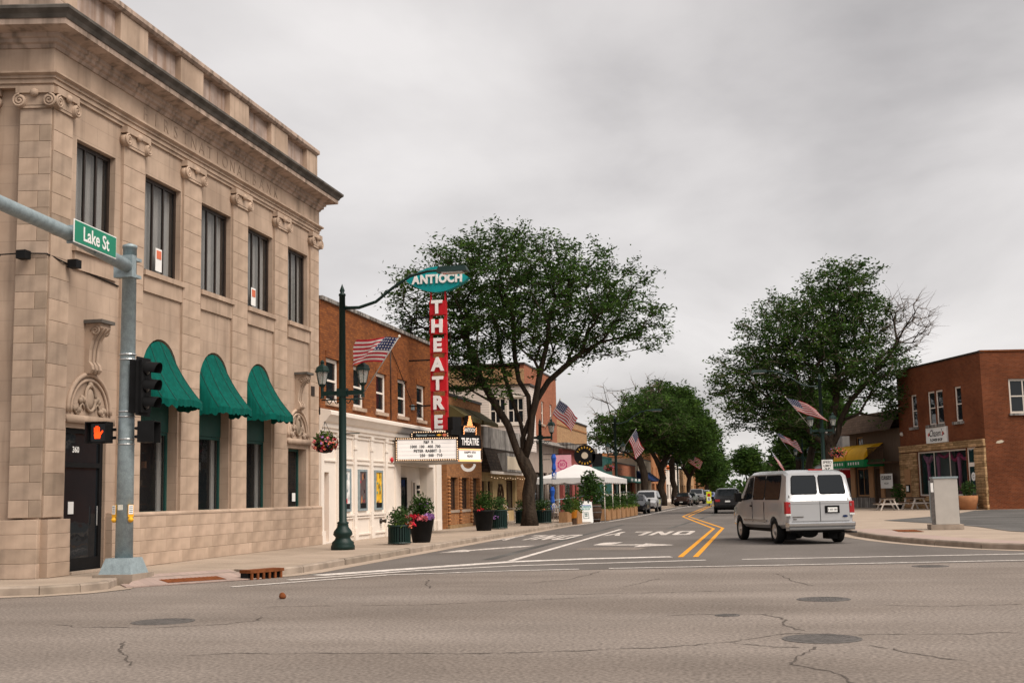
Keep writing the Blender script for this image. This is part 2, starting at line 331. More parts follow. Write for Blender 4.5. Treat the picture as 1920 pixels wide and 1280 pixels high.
def window(par, x0, x1, z0, z1, y, fm='paint_white', fw=.07, rows=2, cols=1, glass='glass_dark', sill=None, sillm='stone_plain', name='window', ft=.06):
    b = MB(); b.box(x0, x0+fw, y, y+ft, z0, z1); b.box(x1-fw, x1, y, y+ft, z0, z1); b.box(x0+fw, x1-fw, y, y+ft, z1-fw, z1); b.box(x0+fw, x1-fw, y, y+ft, z0, z0+fw)
    xs = np.linspace(x0+fw, x1-fw, cols+1); zs = np.linspace(z0+fw, z1-fw, rows+1); h = fw*.3
    for x in xs[1:-1]: b.box(x-h, x+h, y+.004, y+ft-.004, z0+fw, z1-fw)
    for z in zs[1:-1]:
        for i in range(cols): b.box(xs[i]+(h if i else 0), xs[i+1]-(h if i < cols-1 else 0), y+.007, y+ft-.007, z-h, z+h)
    w = b.build(name, fm, par)
    for i in range(cols):
        for j in range(rows):
            box('pane', glass, w, xs[i]+h*.5, xs[i+1]-h*.5, y+ft*.5, y+ft*.5+.008, zs[j]+h*.5, zs[j+1]-h*.5)
    if sill: box('window_sill', sillm, w, x0-.08, x1+.08, y-sill, y+.05, z0-.12, z0-.005)
    return w
def leafmesh(P, size, asp=.4, flat=.5, r=rng):
    n = len(P); P = np.asarray(P); a = r.normal(size=(n, 3)); a[:, 2] *= flat; a /= np.linalg.norm(a, axis=1)[:, None]
    b = r.normal(size=(n, 3)); b[:, 2] *= 1.0; b -= (b*a).sum(1)[:, None]*a; b /= np.linalg.norm(b, axis=1)[:, None]
    L = (size*(.6+.8*r.random(n)))[:, None]*.5; a = a*L; b = b*L*asp
    V = np.stack([P-a, P-b*.9+a*.1, P+a, P+b*.9+a*.1], 1).reshape(-1, 3); return V
def leafobj(name, P, size, m, par=None, asp=.4, flat=.5, **k):
    V = leafmesh(P, size, asp, flat); n = len(V)//4
    me = bpy.data.meshes.new(name); me.vertices.add(4*n); me.vertices.foreach_set('co', V.astype(np.float32).ravel())
    me.loops.add(4*n); me.loops.foreach_set('vertex_index', np.arange(4*n, dtype=np.int32)); me.polygons.add(n)
    me.polygons.foreach_set('loop_start', np.arange(0, 4*n, 4, dtype=np.int32)); me.update(calc_edges=True); me.materials.append(MATS[m])
    return link(name, me, par, **k)
def ball(n, c, rx, ry, rz, shell=.5):
    d = rng.normal(size=(n, 3)); d /= np.linalg.norm(d, axis=1)[:, None]; r = (rng.random(n)**shell)[:, None]
    return np.asarray(c)+d*r*np.array([rx, ry, rz])
# ------------------------------------------------------------------ ground, roads, pavements
def sheet(name, poly, z, m, par=None, **k):
    tri = tessellate_polygon([[Vector((a, b, 0)) for a, b in poly]]); fs = []
    for f in tri:
        p = [poly[i] for i in f]; ar = (p[1][0]-p[0][0])*(p[2][1]-p[0][1])-(p[2][0]-p[0][0])*(p[1][1]-p[0][1])
        fs.append(tuple(f) if ar > 0 else tuple(f)[::-1])
    return MB().add([(a, b, z) for a, b in poly], fs).build(name, m, par, **k)
def prismT(poly, z0, z1, name, m, par=None, **k):
    mb = MB(); tri = tessellate_polygon([[Vector((a, b, 0)) for a, b in poly]]); n = len(poly)
    fs = []
    for f in tri:
        p = [poly[i] for i in f]; ar = (p[1][0]-p[0][0])*(p[2][1]-p[0][1])-(p[2][0]-p[0][0])*(p[1][1]-p[0][1])
        fs.append(tuple(i+n for i in (tuple(f) if ar > 0 else tuple(f)[::-1])))
    fs += [(i, (i+1) % n, n+(i+1) % n, n+i) for i in range(n)]
    return mb.add([(a, b, z0) for a, b in poly]+[(a, b, z1) for a, b in poly], fs).build(name, m, par, **k)
sheet('ground', [(-3000, -800), (3000, -800), (3000, 4000), (-3000, 4000)], -.03, 'soil', kind='structure')
ED = lambda x: 25.84+.179*x
cross = sheet('cross_street', [(-90, -60), (90, -60), (90, ED(90)), (-90, ED(-90))], 0, 'asphalt_old', kind='structure')
road = sheet('main_road', [(-13.4, ED(-13.4)), (12, ED(12)), (12, 60), (4, 62), (4, 700), (-13.4, 700)], .004, 'asphalt', kind='structure')
def offset(path, d):
    P = [Vector(p) for p in path]; out = []
    for i in range(len(P)):
        a = (P[i]-P[i-1]).normalized() if i else None; b = (P[i+1]-P[i]).normalized() if i < len(P)-1 else None
        n1 = Vector((a.y, -a.x)) if a else None; n2 = Vector((b.y, -b.x)) if b else None
        n = n2 if n1 is None else n1 if n2 is None else (n1+n2)/(1+n1.dot(n2))
        out.append((P[i].x+n.x*d, P[i].y+n.y*d))
    return out
def subdiv(path, step):
    out = [path[0]]
    for a, b in zip(path, path[1:]):
        L = math.dist(a, b); n = max(1, round(L/step))
        out += [(a[0]+(b[0]-a[0])*k/n, a[1]+(b[1]-a[1])*k/n) for k in range(1, n+1)]
    return out
KL1 = [(-45, 12.4), (-20, 17.55), (-13.3, 18.93), (-12.4, 19.25), (-11.95, 19.8), (-11.8, 20.5), (-12.1, 21.3)]
KL2 = [(-11.0, 23.9), (-10.3, 23.55), (-9.93, 23.9), (-9.75, 24.8), (-9.75, 80), (-9.75, 330)]
lw = prismT(offset(KL1, -.1)+[(-12.2, 22.3)]+offset(KL2, -.1)+[(-30, 330), (-30, 60), (-45, 60)], -.02, .142, 'pavement_bank_side', 'concrete', kind='structure')
prismT([(-11.6, 20.75), (-9.9, 22.95), (-10.25, 23.5), (-11.0, 23.88), (-12.18, 22.28), (-12.05, 21.35)], -.02, .03, 'kerb_ramp', 'paver_pink', kind='structure')
rmp = MB().add([(-11.62, 20.72, .012), (-9.88, 22.95, .012), (-11.02, 23.86, .147), (-12.17, 22.29, .147)], [(0, 1, 2, 3)]).build('ramp_slab', 'paver_pink', bpy.data.objects['kerb_ramp'])
KR = [(2.6, 330), (2.6, 90), (2.6, 44), (2.75, 41), (3.2, 38), (3.65, 36), (4.25, 34.2), (5.1, 32.2), (6.0, 31.1), (7.2, 30.5), (9, 30.55), (14, 31.5), (60, 41)]
rw = prismT(offset(KR, -.1)+[(60, 330)], -.02, .142, 'pavement_corner_side', 'concrete', kind='structure')
def kerbs(path, par, near):
    P = subdiv(path, 2.6); inn = offset(path if False else P, -.17); out = P
    for i in range(len(P)-1):
        m = (P[i][0]+P[i+1][0])/2, (P[i][1]+P[i+1][1])/2
        if m[1] > 75 and i % 1 == 0 and near: continue
        a, b, c, d = out[i], out[i+1], inn[i+1], inn[i]
        lerp = lambda p, q, t: (p[0]+(q[0]-p[0])*t, p[1]+(q[1]-p[1])*t)
        g = .008; a, b = lerp(a, b, g), lerp(b, a, g); c, d = lerp(c, d, g), lerp(d, c, g)
        e1, e2 = lerp(a, d, .14), lerp(b, c, .14); dz = random.uniform(-.004, .004)
        MB().add([(*a, -.01), (*b, -.01), (*a, .125+dz), (*b, .125+dz), (*e1, .156+dz), (*e2, .156+dz), (*d, .156+dz), (*c, .156+dz), (*d, 0), (*c, 0)],
                 [(0, 1, 3, 2), (2, 3, 5, 4), (4, 5, 7, 6), (6, 7, 9, 8), (0, 2, 4, 6, 8), (1, 9, 7, 5, 3)]).build('kerb_stone', 'kerb_concrete', par)
kerbs(KL1, lw, True); kerbs(KL2[1:5], lw, True); kerbs(KR[1:], rw, True)
def strip(path, d0, d1, z, name, m, par, **k):
    a, b = offset(path, d0), offset(path, d1); n = len(a)
    return MB().add([(*p, z) for p in a]+[(*p, z) for p in b], [(i, n+i, n+i+1, i+1) for i in range(n-1)]).build(name, m, par, **k)
strip(KL1, .0, .4, .009, 'gutter', 'concrete', cross); strip(KL2[1:], .0, .42, .009, 'gutter', 'concrete', road); strip(KR, .0, .42, .009, 'gutter', 'concrete', road)
strip(KR[2:], -1.25, -.18, .149, 'paver_band', 'paver_pink', rw)
sl = MB().cbox(.006, 1.85, .0, .03, .006, 1.794, .006, Matrix.Rotation(R(-90), 4, 'X')).mesh('paving_slab', 'concrete')
for r_ in range(28):
    for c_ in range(2):
        link('paving_slab', sl, lw, loc=(-13.66+c_*1.862, 24.6+1.8*(r_+1), .15))
sheet('parking_lot', [(4.8, 55), (6.5, 48), (7.0, 45), (7.2, 40), (8.2, 37), (14, 36.5), (60, 45), (60, 84), (15.5, 75.5), (12.6, 75.4), (11.5, 74), (8.65, 63.4)], .154, 'asphalt_lot', kind='structure')
# painted markings
def line(pts, w, name='lane_line', m='mark_white', par=road, z=.0085):
    a, b = offset(pts, -w/2), offset(pts, w/2); n = len(a)
    return MB().add([(*p, z) for p in a]+[(*p, z) for p in b], [(i, n+i, n+i+1, i+1) for i in range(n-1)]).build(name, m, par)
line([(-9.1, 23.9), (-7.9, 25.6), (-6.0, 28.2), (-4.4, 29.2), (-2.35, 29.8)], .5, 'stop_line')
line([(-9.2, 22.6), (-7.5, 25.1), (-5.5, 26.7), (-1.45, 28.25)], .2, 'crosswalk_line'); line([(-.65, 28.4), (8.5, 30.1)], .2, 'crosswalk_line')
line([(-9.6, 20.9), (-7.6, 23.9), (-5.2, 24.95), (-3.9, 25.3)], .16, 'crosswalk_line'); line([(-3.3, 25.45), (5.1, 27.1), (11, 28.3)], .16, 'crosswalk_line')
line([(-6.05, 28.6), (-6.25, 52.5)], .17)
for dx in (0, .36):
    line([(-2.12+dx, 29.6), (-2.28+dx, 51.6+dx*1.5), (-5.3+dx*1.0, 77.4), (-6.2+dx, 131), (-6.2+dx, 330)], .13, 'centre_line', 'mark_yellow')
line([(-9.55, 54.2), (-9.2, 64), (-8.6, 66.8), (-8.3, 85), (-8.4, 140)], .14, 'parking_line')
for k in range(7): line([(-9.3+k*1.05, 128+k*.1), (-8.85+k*1.05, 128+k*.1)], 3, 'crosswalk_bar')
def roadtext(s, x, y, w, h):
    GL_ = {'O': ([(0, .1), (.14, 0), (.86, 0), (1, .1), (1, .9), (.86, 1), (.14, 1), (0, .9)], [[(.28, .17), (.28, .83), (.72, .83), (.72, .17)]]), 'N': ([(0, 0), (.27, 0), (.27, .6), (.73, 0), (1, 0), (1, 1), (.73, 1), (.73, .4), (.27, 1), (0, 1)], []), 'L': ([(0, 0), (1, 0), (1, .18), (.28, .18), (.28, 1), (0, 1)], []), 'Y': ([(.36, 0), (.64, 0), (.64, .42), (1, 1), (.72, 1), (.5, .6), (.28, 1), (0, 1), (.36, .42)], [])}
    for i, ch in enumerate(s):
        lw_ = w/(len(s)*1.28-.28); x0 = -w/2+i*lw_*1.28; o_, h_ = GL_[ch]; f_ = lambda l: [(-(x0+a*lw_), -(b_*h-h/2)) for a, b_ in l]
        MB().plate(f_(o_), [f_(q_) for q_ in h_], 0, .001, Matrix.Rotation(R(-90), 4, 'X')).build('road_letter', 'mark_worn', road, loc=(x, y, .0095))
roadtext('ONLY', -4.45, 46.9, 3.2, 4.2); roadtext('ONLY', -8.2, 44.0, 2.6, 4.6)
sheet('turn_arrow', [(-5.25, 36.9), (-5.15, 38.6), (-4.55, 38.8), (-4.72, 37.2), (-3.75, 37.0), (-3.72, 37.7), (-2.75, 36.35), (-3.85, 35.3), (-3.8, 36.4), (-4.9, 36.6)], .0092, 'mark_worn', road)
sheet('turn_arrow', [(-9.0, 32.9), (-8.3, 33.5), (-8.35, 34.0), (-7.2, 36.2), (-7.05, 37.1), (-7.6, 36.6), (-8.55, 34.6), (-8.75, 34.9)], .0092, 'mark_worn', road)
# cracks: irregular open seams in the old asphalt
def crack(pts, w=.03):
    P = subdiv(pts, .08); jx = jy = 0; Q = []
    for x, y in P: jx = jx*.8+random.gauss(0, .022); jy = jy*.8+random.gauss(0, .03); Q.append((x+jx, y+jy))
    P = Q; n = len(P); vs = []
    for i, (x, y) in enumerate(P):
        d = Vector(P[min(i+1, n-1)])-Vector(P[max(i-1, 0)]); d.normalize(); ww = w*random.uniform(.15, 1)*(0 if i in (0, n-1) else 1)
        vs += [(x-d.y*ww, y+d.x*ww, .0035), (x+d.y*ww, y-d.x*ww, .0035)]
    MB().add(vs, [(2*i, 2*i+1, 2*i+3, 2*i+2) for i in range(n-1)]).build('crack', 'crack', cross)
for c_ in ([(-9.2, 14.6), (-8.6, 14.25), (-7.6, 14.25), (-6.9, 14.6), (-6.6, 15.2), (-6.75, 15.7)], [(-7.2, 12.9), (-6.9, 12.2), (-6.3, 11.4), (-6.0, 11.0)], [(-5.9, 11.6), (-5.4, 11.9), (-3.0, 12.0), (-1.2, 12.4), (-.5, 13.1), (.2, 13.9), (.9, 13.8), (2.2, 13.9), (5, 14.1)],
           [(.4, 12.7), (.25, 12.0), (.1, 11.4), (.5, 10.8), (.6, 10.2)], [(.9, 12.9), (1.3, 12.2), (1.7, 11.6)], [(-.5, 13.0), (.0, 12.7), (.3, 12.6)], [(-.2, 15.9), (.1, 15.4), (.15, 14.6), (.3, 14.0)], [(1.2, 17.2), (2.2, 16.9), (3.2, 17.2)],
           [(-3.4, 24.6), (-3.6, 22.5), (-4.2, 21.4)], [(-2.0, 22.5), (-2.4, 20.5)], [(.1, 23.6), (.4, 21.6), (.7, 20.6)], [(-4.6, 19.2), (-3.4, 19.0), (-.5, 19.6)], [(-7.5, 17.0), (-5.0, 17.4), (-2.2, 18.8)], [(-6.4, 22.6), (-5.8, 20.3)], [(-1.5, 15.7), (-.7, 15.9), (0, 15.9)]): crack(c_, .017)
for c_ in ([(-5.3, 33.9), (-3.6, 33.4), (-3.4, 34.9), (-4.6, 35.5), (-5.4, 35.0)],): sheet('tar_patch', c_, .0062, 'mark_worn' if False else 'asphalt_old', road)
for c_ in ([(-6.9, 29.2), (-6.6, 29.2), (-6.9, 60), (-7.1, 60)], [(-4.3, 52), (-4.1, 52), (-3.3, 90), (-3.6, 90)]): sheet('road_seam', c_, .0058, 'crack' if False else 'asphalt_lot', road)
# loose things on the ground
def manhole(x, y, r, label):
    t = T('manhole_cover', label, 'manhole', (x, y, 0), random.random(), 'manhole covers in the intersection')
    MB().lathe([(r*1.13, .0), (r*1.13, .006), (r*1.02, .008), (r*1.02, .004)], n=32).build('rim', 'iron', t)
    b = MB().lathe([(r, .0), (r, .0075)], n=32).lathe([(r*.86, .005), (r*.86, .0105), (r*.8, .0105), (r*.8, .005)], n=32); s = r/5.6
    for i in range(-4, 5):
        for j in range(-4, 5):
            if (i*i+j*j)**.5 < 4.3: b.box(i*s-s*.2, i*s+s*.2, j*s-s*.2, j*s+s*.2, .0075, .0095)
    b.build('lid', 'iron', t)
manhole(-7.83, 14.97, .36, 'dark manhole cover ringed by a crescent crack nearest the signal pole'); manhole(.48, 13.34, .36, 'largest nearest manhole cover with cracks running into it')
manhole(.7, 18.05, .33, 'middle manhole cover behind the largest one on the right'); manhole(-.57, 15.79, .14, 'small round valve cover left of the largest manhole'); manhole(3.05, 25.4, .31, 'faint far manhole cover near the crosswalk line')
rk = MB(); rk.lathe([(.02, 0), (.05, .01), (.06, .04), (.045, .08), (.015, .1)], n=8)
rk.v = [(x*random.uniform(.8, 1.2), y*random.uniform(.8, 1.2), z) for x, y, z in rk.v]; rk.build('stone', 'rust', None, True, label='small round brown stone lying alone on the intersection asphalt', cat='stone', loc=(-7.59, 18.41, 0))
t = T('storm_drain', 'rusty kerb inlet of a storm drain beside the ramp', 'drain', (-9.85, 23.1, 0), R(66))
b = MB(); b.box(-.45, .45, -.02, .3, .13, .19)
for k in range(6): b.box(-.42+k*.155, -.37+k*.155, -.015, .02, .0, .13)
b.build('hood', 'rust', t); box('throat', 'black', t, -.44, .44, .06, .28, .01, .129)
def quadplate(name, label, q, z, m, rows=5):
    c = sum((Vector((*p, z)) for p in q), Vector())/4; t = T(name, label, 'paving plate', c)
    L = lambda u, v: (Vector((*q[0], 0))*(1-u)*(1-v)+Vector((*q[1], 0))*u*(1-v)+Vector((*q[2], 0))*u*v+Vector((*q[3], 0))*(1-u)*v)-Vector((c.x, c.y, 0))
    MB().add([L(0, 0), L(1, 0), L(1, 1), L(0, 1)], [(0, 1, 2, 3)]).build('plate', m, t)
    b = MB()
    for i in range(14):
        for j in range(rows): p = L((i+.5)/14, (j+.5)/rows); b.lathe([(.028, 0), (.016, .008)], p, 6)
    b.build('dome_field', m, t, kind='stuff'); return t
q = quadplate('tactile_plate', 'rusty tactile plate set in the ramp by the signal pole', [(-11.2, 21.6), (-10.45, 22.55), (-10.8, 22.83), (-11.55, 21.88)], 0, 'rust')
n_ = (Vector((1.74, 2.23, 0)).cross(Vector((.6, 3.14, .135)))).normalized(); q.location.z = .012-(n_.x*(q.location.x+11.62)+n_.y*(q.location.y-20.72))/n_.z+.006; q.rotation_euler = Vector((0, 0, 1)).rotation_difference(n_).to_euler()
quadplate('tactile_plate', 'rusty tactile plate on the far corner pavement before the metal cabinet', [(4.0, 40.6), (4.75, 40.4), (4.65, 42.3), (3.95, 42.5)], .158, 'rust')

# ------------------------------------------------------------------ the bank
LX = -13.7
def left_thing(name, label, cat): return T(name, label, cat, (LX, 0, 0), R(90))      # local x = along the street, -y = towards the street
bank = left_thing('bank_building', 'two storey limestone bank with green awnings and carved frieze on the corner', 'building')
BAYS = [23.15, 26.2, 29.08, 31.93, 34.8]
PIL = [(21.5, 22.18), (24.25, 25.2), (27.15, 28.1), (30.0, 30.95), (32.85, 33.8), (35.7, 36.42)]
YW = .17
uw = [(22.45, 24.0)]+[(c-.86, c+.9) for c in BAYS[1:4]]+[(34.0, 35.6)]
holes = [rect(a, b, 6.87, 9.15) for a, b in uw]+[arch(c, .88, 1.28, 4.48) for c in BAYS[1:4]]+[rect(22.3, 23.85, .2, 3.1), rect(34.05, 35.5, 1.28, 3.08)]
MB().plate(rect(21.45, 36.42, .14, 9.95), holes, YW, .36).build('wall', 'stone', bank)
A, Bc = (21.45, .12), (36.42, .12); dl = Vector((-.202, .979)); Cp = (A[0]+dl.x*9, A[1]+dl.y*9)
ML = Matrix.Translation((*A, 0)) @ Matrix.Rotation(math.atan2(-dl.y, -dl.x), 4, 'Z')     # left face frame: local x towards the corner (negative = away), -y outwards
lh = [rect(-4.4, -3.0, 6.87, 9.15), rect(-7.4, -6.0, 6.87, 9.15), rect(-4.4, -3.0, 1.28, 3.9), rect(-7.4, -6.0, 1.28, 3.9)]
MB().plate(rect(-9, -.02, .14, 9.95), lh, .17, .3, ML).build('wall', 'stone', bank)
for h in lh: window_ = window(bank, 0, h[1][0]-h[0][0], h[0][1], h[2][1], .0, 'bronze', .08, 1, 2); window_.matrix_local = ML @ Matrix.Translation((h[0][0], .4, 0))
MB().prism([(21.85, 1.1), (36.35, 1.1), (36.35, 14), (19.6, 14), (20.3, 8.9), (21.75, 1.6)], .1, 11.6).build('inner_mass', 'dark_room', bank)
# stone blocks of pilasters and plinth
cache = {}
def block(w, h, d, loc, m='stone_block', M=None):
    k = (round(w, 2), round(h, 2), round(d, 2), m)
    if k not in cache: cache[k] = MB().cbox(.002, w-.002, 0, d, .002, h-.002, .007).mesh('stone_block', m)
    o = link('stone_block', cache[k], bank)
    if M is None: o.location = loc
    else: o.matrix_local = M @ Matrix.Translation(loc)
for i, (a, b) in enumerate(PIL):
    n = 19; h = (9.5-1.3)/n
    for k in range(n): block(b-a, h, .1, (a, .1, 1.3+k*h), 'stone_dirty' if (i == 0 and k % 3 == 1) else 'stone_block')
n = 24; h = (9.5-1.3)/n
for k in range(n):
    z = 1.3+k*h
    if k % 2: block(.64, h, .16, (-.655, .0, z), 'stone_dirty', ML)
    else: block(.40, h, .16, (-.655, .0, z), 'stone_block', ML); block(.24, h, .16, (-.255, .0, z), 'stone_dirty', ML)
    if k % 2 == 0: block(.6, 2*h, .16, (-1.75, .0, z), 'stone_dirty' if k % 4 else 'stone_block', ML)
x = 21.5; hz = 1.12/4
for r_ in range(4):
    x = 21.5
    while x < 36.4:
        w = random.choice((.9, 1.2, 1.4)); w = min(w, 36.45-x)
        if 36.45-x-w < .4: w = 36.45-x
        if x < 22.28: w = 22.28-x
        elif x < 23.88: x = 23.88; continue
        block(w, hz, .31, (x, 0-.004*(3-r_), .145+r_*hz)); x += w
    for j in range(3): block(1.0, hz, .3, (-1.03-j*1.0, -.1-.004*(3-r_), .145+r_*hz), 'stone_dirty' if (r_ < 2 or j) else 'stone_block', ML)
    block(.99, hz, .3, (-.02-.0, -.1, .145+r_*hz), 'stone_block', ML @ Matrix.Translation((-.0, 0, 0))) if False else None
MB().sweep([(-.1, 1.265), (.13, 1.265), (.13, 1.30), (.07, 1.345), (-.1, 1.345)], [(23.9, .12), Bc]).build('plinth_cap', 'stone_plain', bank)
# capitals
def capital(M, w):
    b = MB(); b.box(-.06, w+.06, -.1, .2, 9.80, 9.94, M); b.box(.03, w-.03, -.05, .2, 9.56, 9.8, M); b.box(-.02, w+.02, -.04, .2, 9.5, 9.555, M)
    c = b.build('capital', 'stone_plain', bank)
    for s in (0, 1):
        cx_ = .02 if s == 0 else w-.02; sp_ = []
        for k in range(40):
            t_ = k/39*4.2*math.pi; rr = .135*(1-k/46); sg = 1 if s == 0 else -1
            sp_.append(M @ Vector((cx_+sg*rr*math.cos(t_+1.57), -.1, 9.64+rr*math.sin(t_+1.57))))
        v = MB().tube(sp_, .026, 5); v.lathe([(.13, -.08), (.13, .1)], (0, 0, 0), 14, M @ Matrix.Translation((cx_, 0, 9.64)) @ Matrix.Rotation(R(90), 4, 'X')); v.build('volute', 'stone_plain', c, True)
    MB().lathe([(.07, -.02), (.09, .03), (.05, .08)], (0, 0, 0), 10, M @ Matrix.Translation((w/2, -.08, 9.8)) @ Matrix.Rotation(R(90), 4, 'X')).build('rosette', 'stone_plain', c, True)
for a, b in PIL: capital(Matrix.Translation((a, .1, 0)), b-a)
capital(ML @ Matrix.Translation((-.66, 0, 0)), .64); capital(ML @ Matrix.Translation((-1.75, 0, 0)), .6)
ENT = [Cp, A, Bc, (36.42, 14)]
MB().sweep([(-.2, 9.94), (.0, 9.94), (.0, 10.02), (.035, 10.02), (.035, 10.12), (.07, 10.12), (.07, 10.17), (.14, 10.21), (.14, 10.25), (.02, 10.25), (-.2, 10.25)], ENT).build('architrave', 'stone_plain', bank)
MB().sweep([(-.2, 10.25), (.02, 10.25), (.02, 10.75), (-.2, 10.75)], ENT).build('frieze', 'stone_plain', bank)
MB().sweep([(-.2, 10.75), (.05, 10.75), (.08, 10.82), (.14, 10.85), (.14, 10.92), (.2, 10.95), (.2, 11.02), (.5, 11.08), (.5, 11.2), (-.2, 11.2)], ENT).build('cornice', 'stone_streaked', bank)
MB().sweep([(-.2, 11.2), (.52, 11.2), (.56, 11.28), (.64, 11.36), (.64, 11.42), (.58, 11.46), (.1, 11.62), (-.2, 11.62)], ENT).build('cornice_cap', 'stone_grime', bank)
MB().sweep([(-.3, 11.62), (-.03, 11.62), (-.03, 11.86), (-.06, 11.9), (-.3, 11.9)], ENT).build('parapet_base', 'stone_streaked', bank)
MB().sweep([(-.3, 11.9), (-.2, 11.9), (-.2, 12.6), (-.3, 12.6)], ENT).build('parapet_panel', 'stone_stained', bank)
MB().sweep([(-.4, 12.6), (-.02, 12.6), (.04, 12.66), (.04, 12.76), (-.05, 12.84), (-.4, 12.84)], ENT).build('coping', 'stone_streaked', bank)
for a, b in PIL: box('parapet_pier', 'stone_plain', bank, max(21.5, a-.15), min(36.46, b+.15), .17, .34, 11.9, 12.598)
for a in (-1.0, -3.2, -6.0): MB().box(a, a+.98, .03, .2, 11.9, 12.598, ML).build('parapet_pier', 'stone_plain', bank)
for word, c_, w_ in (('FIRST', 26.15, 2.0), ('NATIONAL', 29.2, 3.2), ('BANK', 32.1, 1.55)):
    xs = np.linspace(c_-w_/2, c_+w_/2, len(word))
    for ch, x_ in zip(word, xs): text('shade_toned_letter', ch, .46, 'carved', bank, (x_, .1, 10.5), ext=.012, off=-.008)  # raised letters, their darker colour imitates the shade inside cut ones
# upper windows with curtains
for a, b in uw:
    w = window(bank, a, b, 6.87, 9.15, .3, 'bronze', .09, 1, 3, 'glass_clear', None)
    cv = []; n = 40
    for k in range(n+1): cv.append((a+.05+(b-a-.1)*k/n, .46+.03*math.sin(k*1.9)+.015*random.random()))
    MB().add([(x_, y_, z_) for x_, y_ in cv for z_ in (6.9, 9.12)], [(2*k, 2*k+2, 2*k+3, 2*k+1) for k in range(n) if k % 13 not in (6, 7)]).build('curtain', 'curtain', w)
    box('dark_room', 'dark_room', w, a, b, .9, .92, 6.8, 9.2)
    MB().box(a-.1, b+.1, .06, .3, 6.75, 6.868).box(a-.06, b+.06, .12, .17, 6.38, 6.745).build('sill', 'stone_plain', bank)
box('window_notice', 'sign_white', bank, 26.1, 26.4, .285, .295, 7.0, 7.55); box('window_notice', 'sign_white', bank, 31.6, 31.9, .285, .295, 7.0, 7.5)
for x_, z_ in ((26.1, 7.3), (31.6, 7.25)): box('notice_print', 'fl_coral', bank, x_+.04, x_+.26, .275, .284, z_, z_+.2)
# arched shop windows, awnings
for i, c_ in enumerate(BAYS[1:4]):
    w = window(bank, c_-.88, c_+.88, 1.28, 3.2, .42, 'green_dark', .07, 1, 1, 'glass_clear'); box('room_back', 'dark_room', w, c_-1.2, c_+1.3, 1.02, 1.04, 1.2, 3.4); box('drape', 'curtain', w, c_+.66, c_+.86, .56, .6, 1.3, 3.2)
    for q_ in range(4): box('shelf', 'wood_dark', w, c_-.9, c_+.6, .8, 1.0, 1.5+q_*.42, 1.53+q_*.42)
    for q_ in range(9): x_ = c_-.8+.17*q_+random.uniform(-.03, .03); box('display_item', random.choice(('curtain', 'dull_orange', 'room_grey', 'brown_wood')), w, x_, x_+.09, .84, .94, 1.532+.42*(q_ % 3), 1.66+.42*(q_ % 3)+random.uniform(0, .1))
    box('transom_panel', 'green_dark', w, c_-.88, c_+.88, .40, .44, 3.21, 4.4)
    MB().plate(arch(c_, .88, 4.4, 4.48), [], .42, .02).build('fanlight_panel', 'green_dark', w)
    MB().box(c_-.95, c_+.95, .05, .42, 1.2, 1.279).build('sill', 'stone_plain', bank)
    n, mseg = 28, 8; vs = []; hem = []
    sg = lambda v, p: math.copysign(abs(v)**p, v)
    for j in range(mseg+1):
        s = j/mseg
        for k in range(n+1):
            th = math.pi*k/n; W = Vector((c_+.86*math.cos(th), .2, 4.46+.85*math.sin(th)))
            Hm = Vector((c_+.88*sg(math.cos(th), .45), .2-.84*sg(math.sin(th), .5), 3.88)); sag = .10*math.sin(math.pi*s)*math.sin(th)
            p = W.lerp(Hm, s); p.z -= sag*.9; p.y += sag*.35; fd = math.sin(k*1.25+1.3*i)*math.sin(k*.55+j*.5); p.z += .045*fd*s; p.y += .03*fd*s; vs.append(p)
            if j == mseg: hem.append(p)
    aw = MB().add(vs, [(j*(n+1)+k, j*(n+1)+k+1, (j+1)*(n+1)+k+1, (j+1)*(n+1)+k) for j in range(mseg) for k in range(n)]).build('awning', 'green_cloth', bank, True)
    for k in (4, 9, 14, 19, 24): MB().tube([vs[j*(n+1)+k]+Vector((0, -.004, .006)) for j in range(mseg+1)], .009, 4).build('seam', 'green_dark', aw)
    hv = []; hs = [hem[0]]
    for a, b in zip(hem, hem[1:]):
        for q in range(1, 5): hs.append(a.lerp(b, q/4))
    acc = 0
    for q, p in enumerate(hs):
        if q: acc += (p-hs[q-1]).length
        hv += [p, p+Vector((0, 0, -.13-.045*abs(math.sin(acc*math.pi/.2))))]
    MB().add(hv, [(2*q, 2*q+1, 2*q+3, 2*q+2) for q in range(len(hs)-1)]).build('valance', 'green_cloth', aw)
w = window(bank, 34.05, 35.5, 1.28, 3.08, .42, 'green_dark', .07, 1, 1, 'glass_clear'); box('room_back', 'room_grey', w, 33.8, 36.0, 1.02, 1.04, 1.2, 3.2); box('desk', 'black', w, 34.5, 35.2, .7, .95, 1.3, 1.75); box('sill', 'stone_plain', bank, 33.95, 35.6, .05, .42, 1.2, 1.279)
box('window_notice', 'sign_white', w, 34.35, 34.6, .40, .41, 1.9, 2.15); box('window_notice', 'sign_white', w, 34.95, 35.2, .40, .41, 1.5, 1.75)
text('window_lettering', 'OPEN M-F', .09, 'sign_white', w, (26.3, .49, 1.95), ext=.001) if False else None
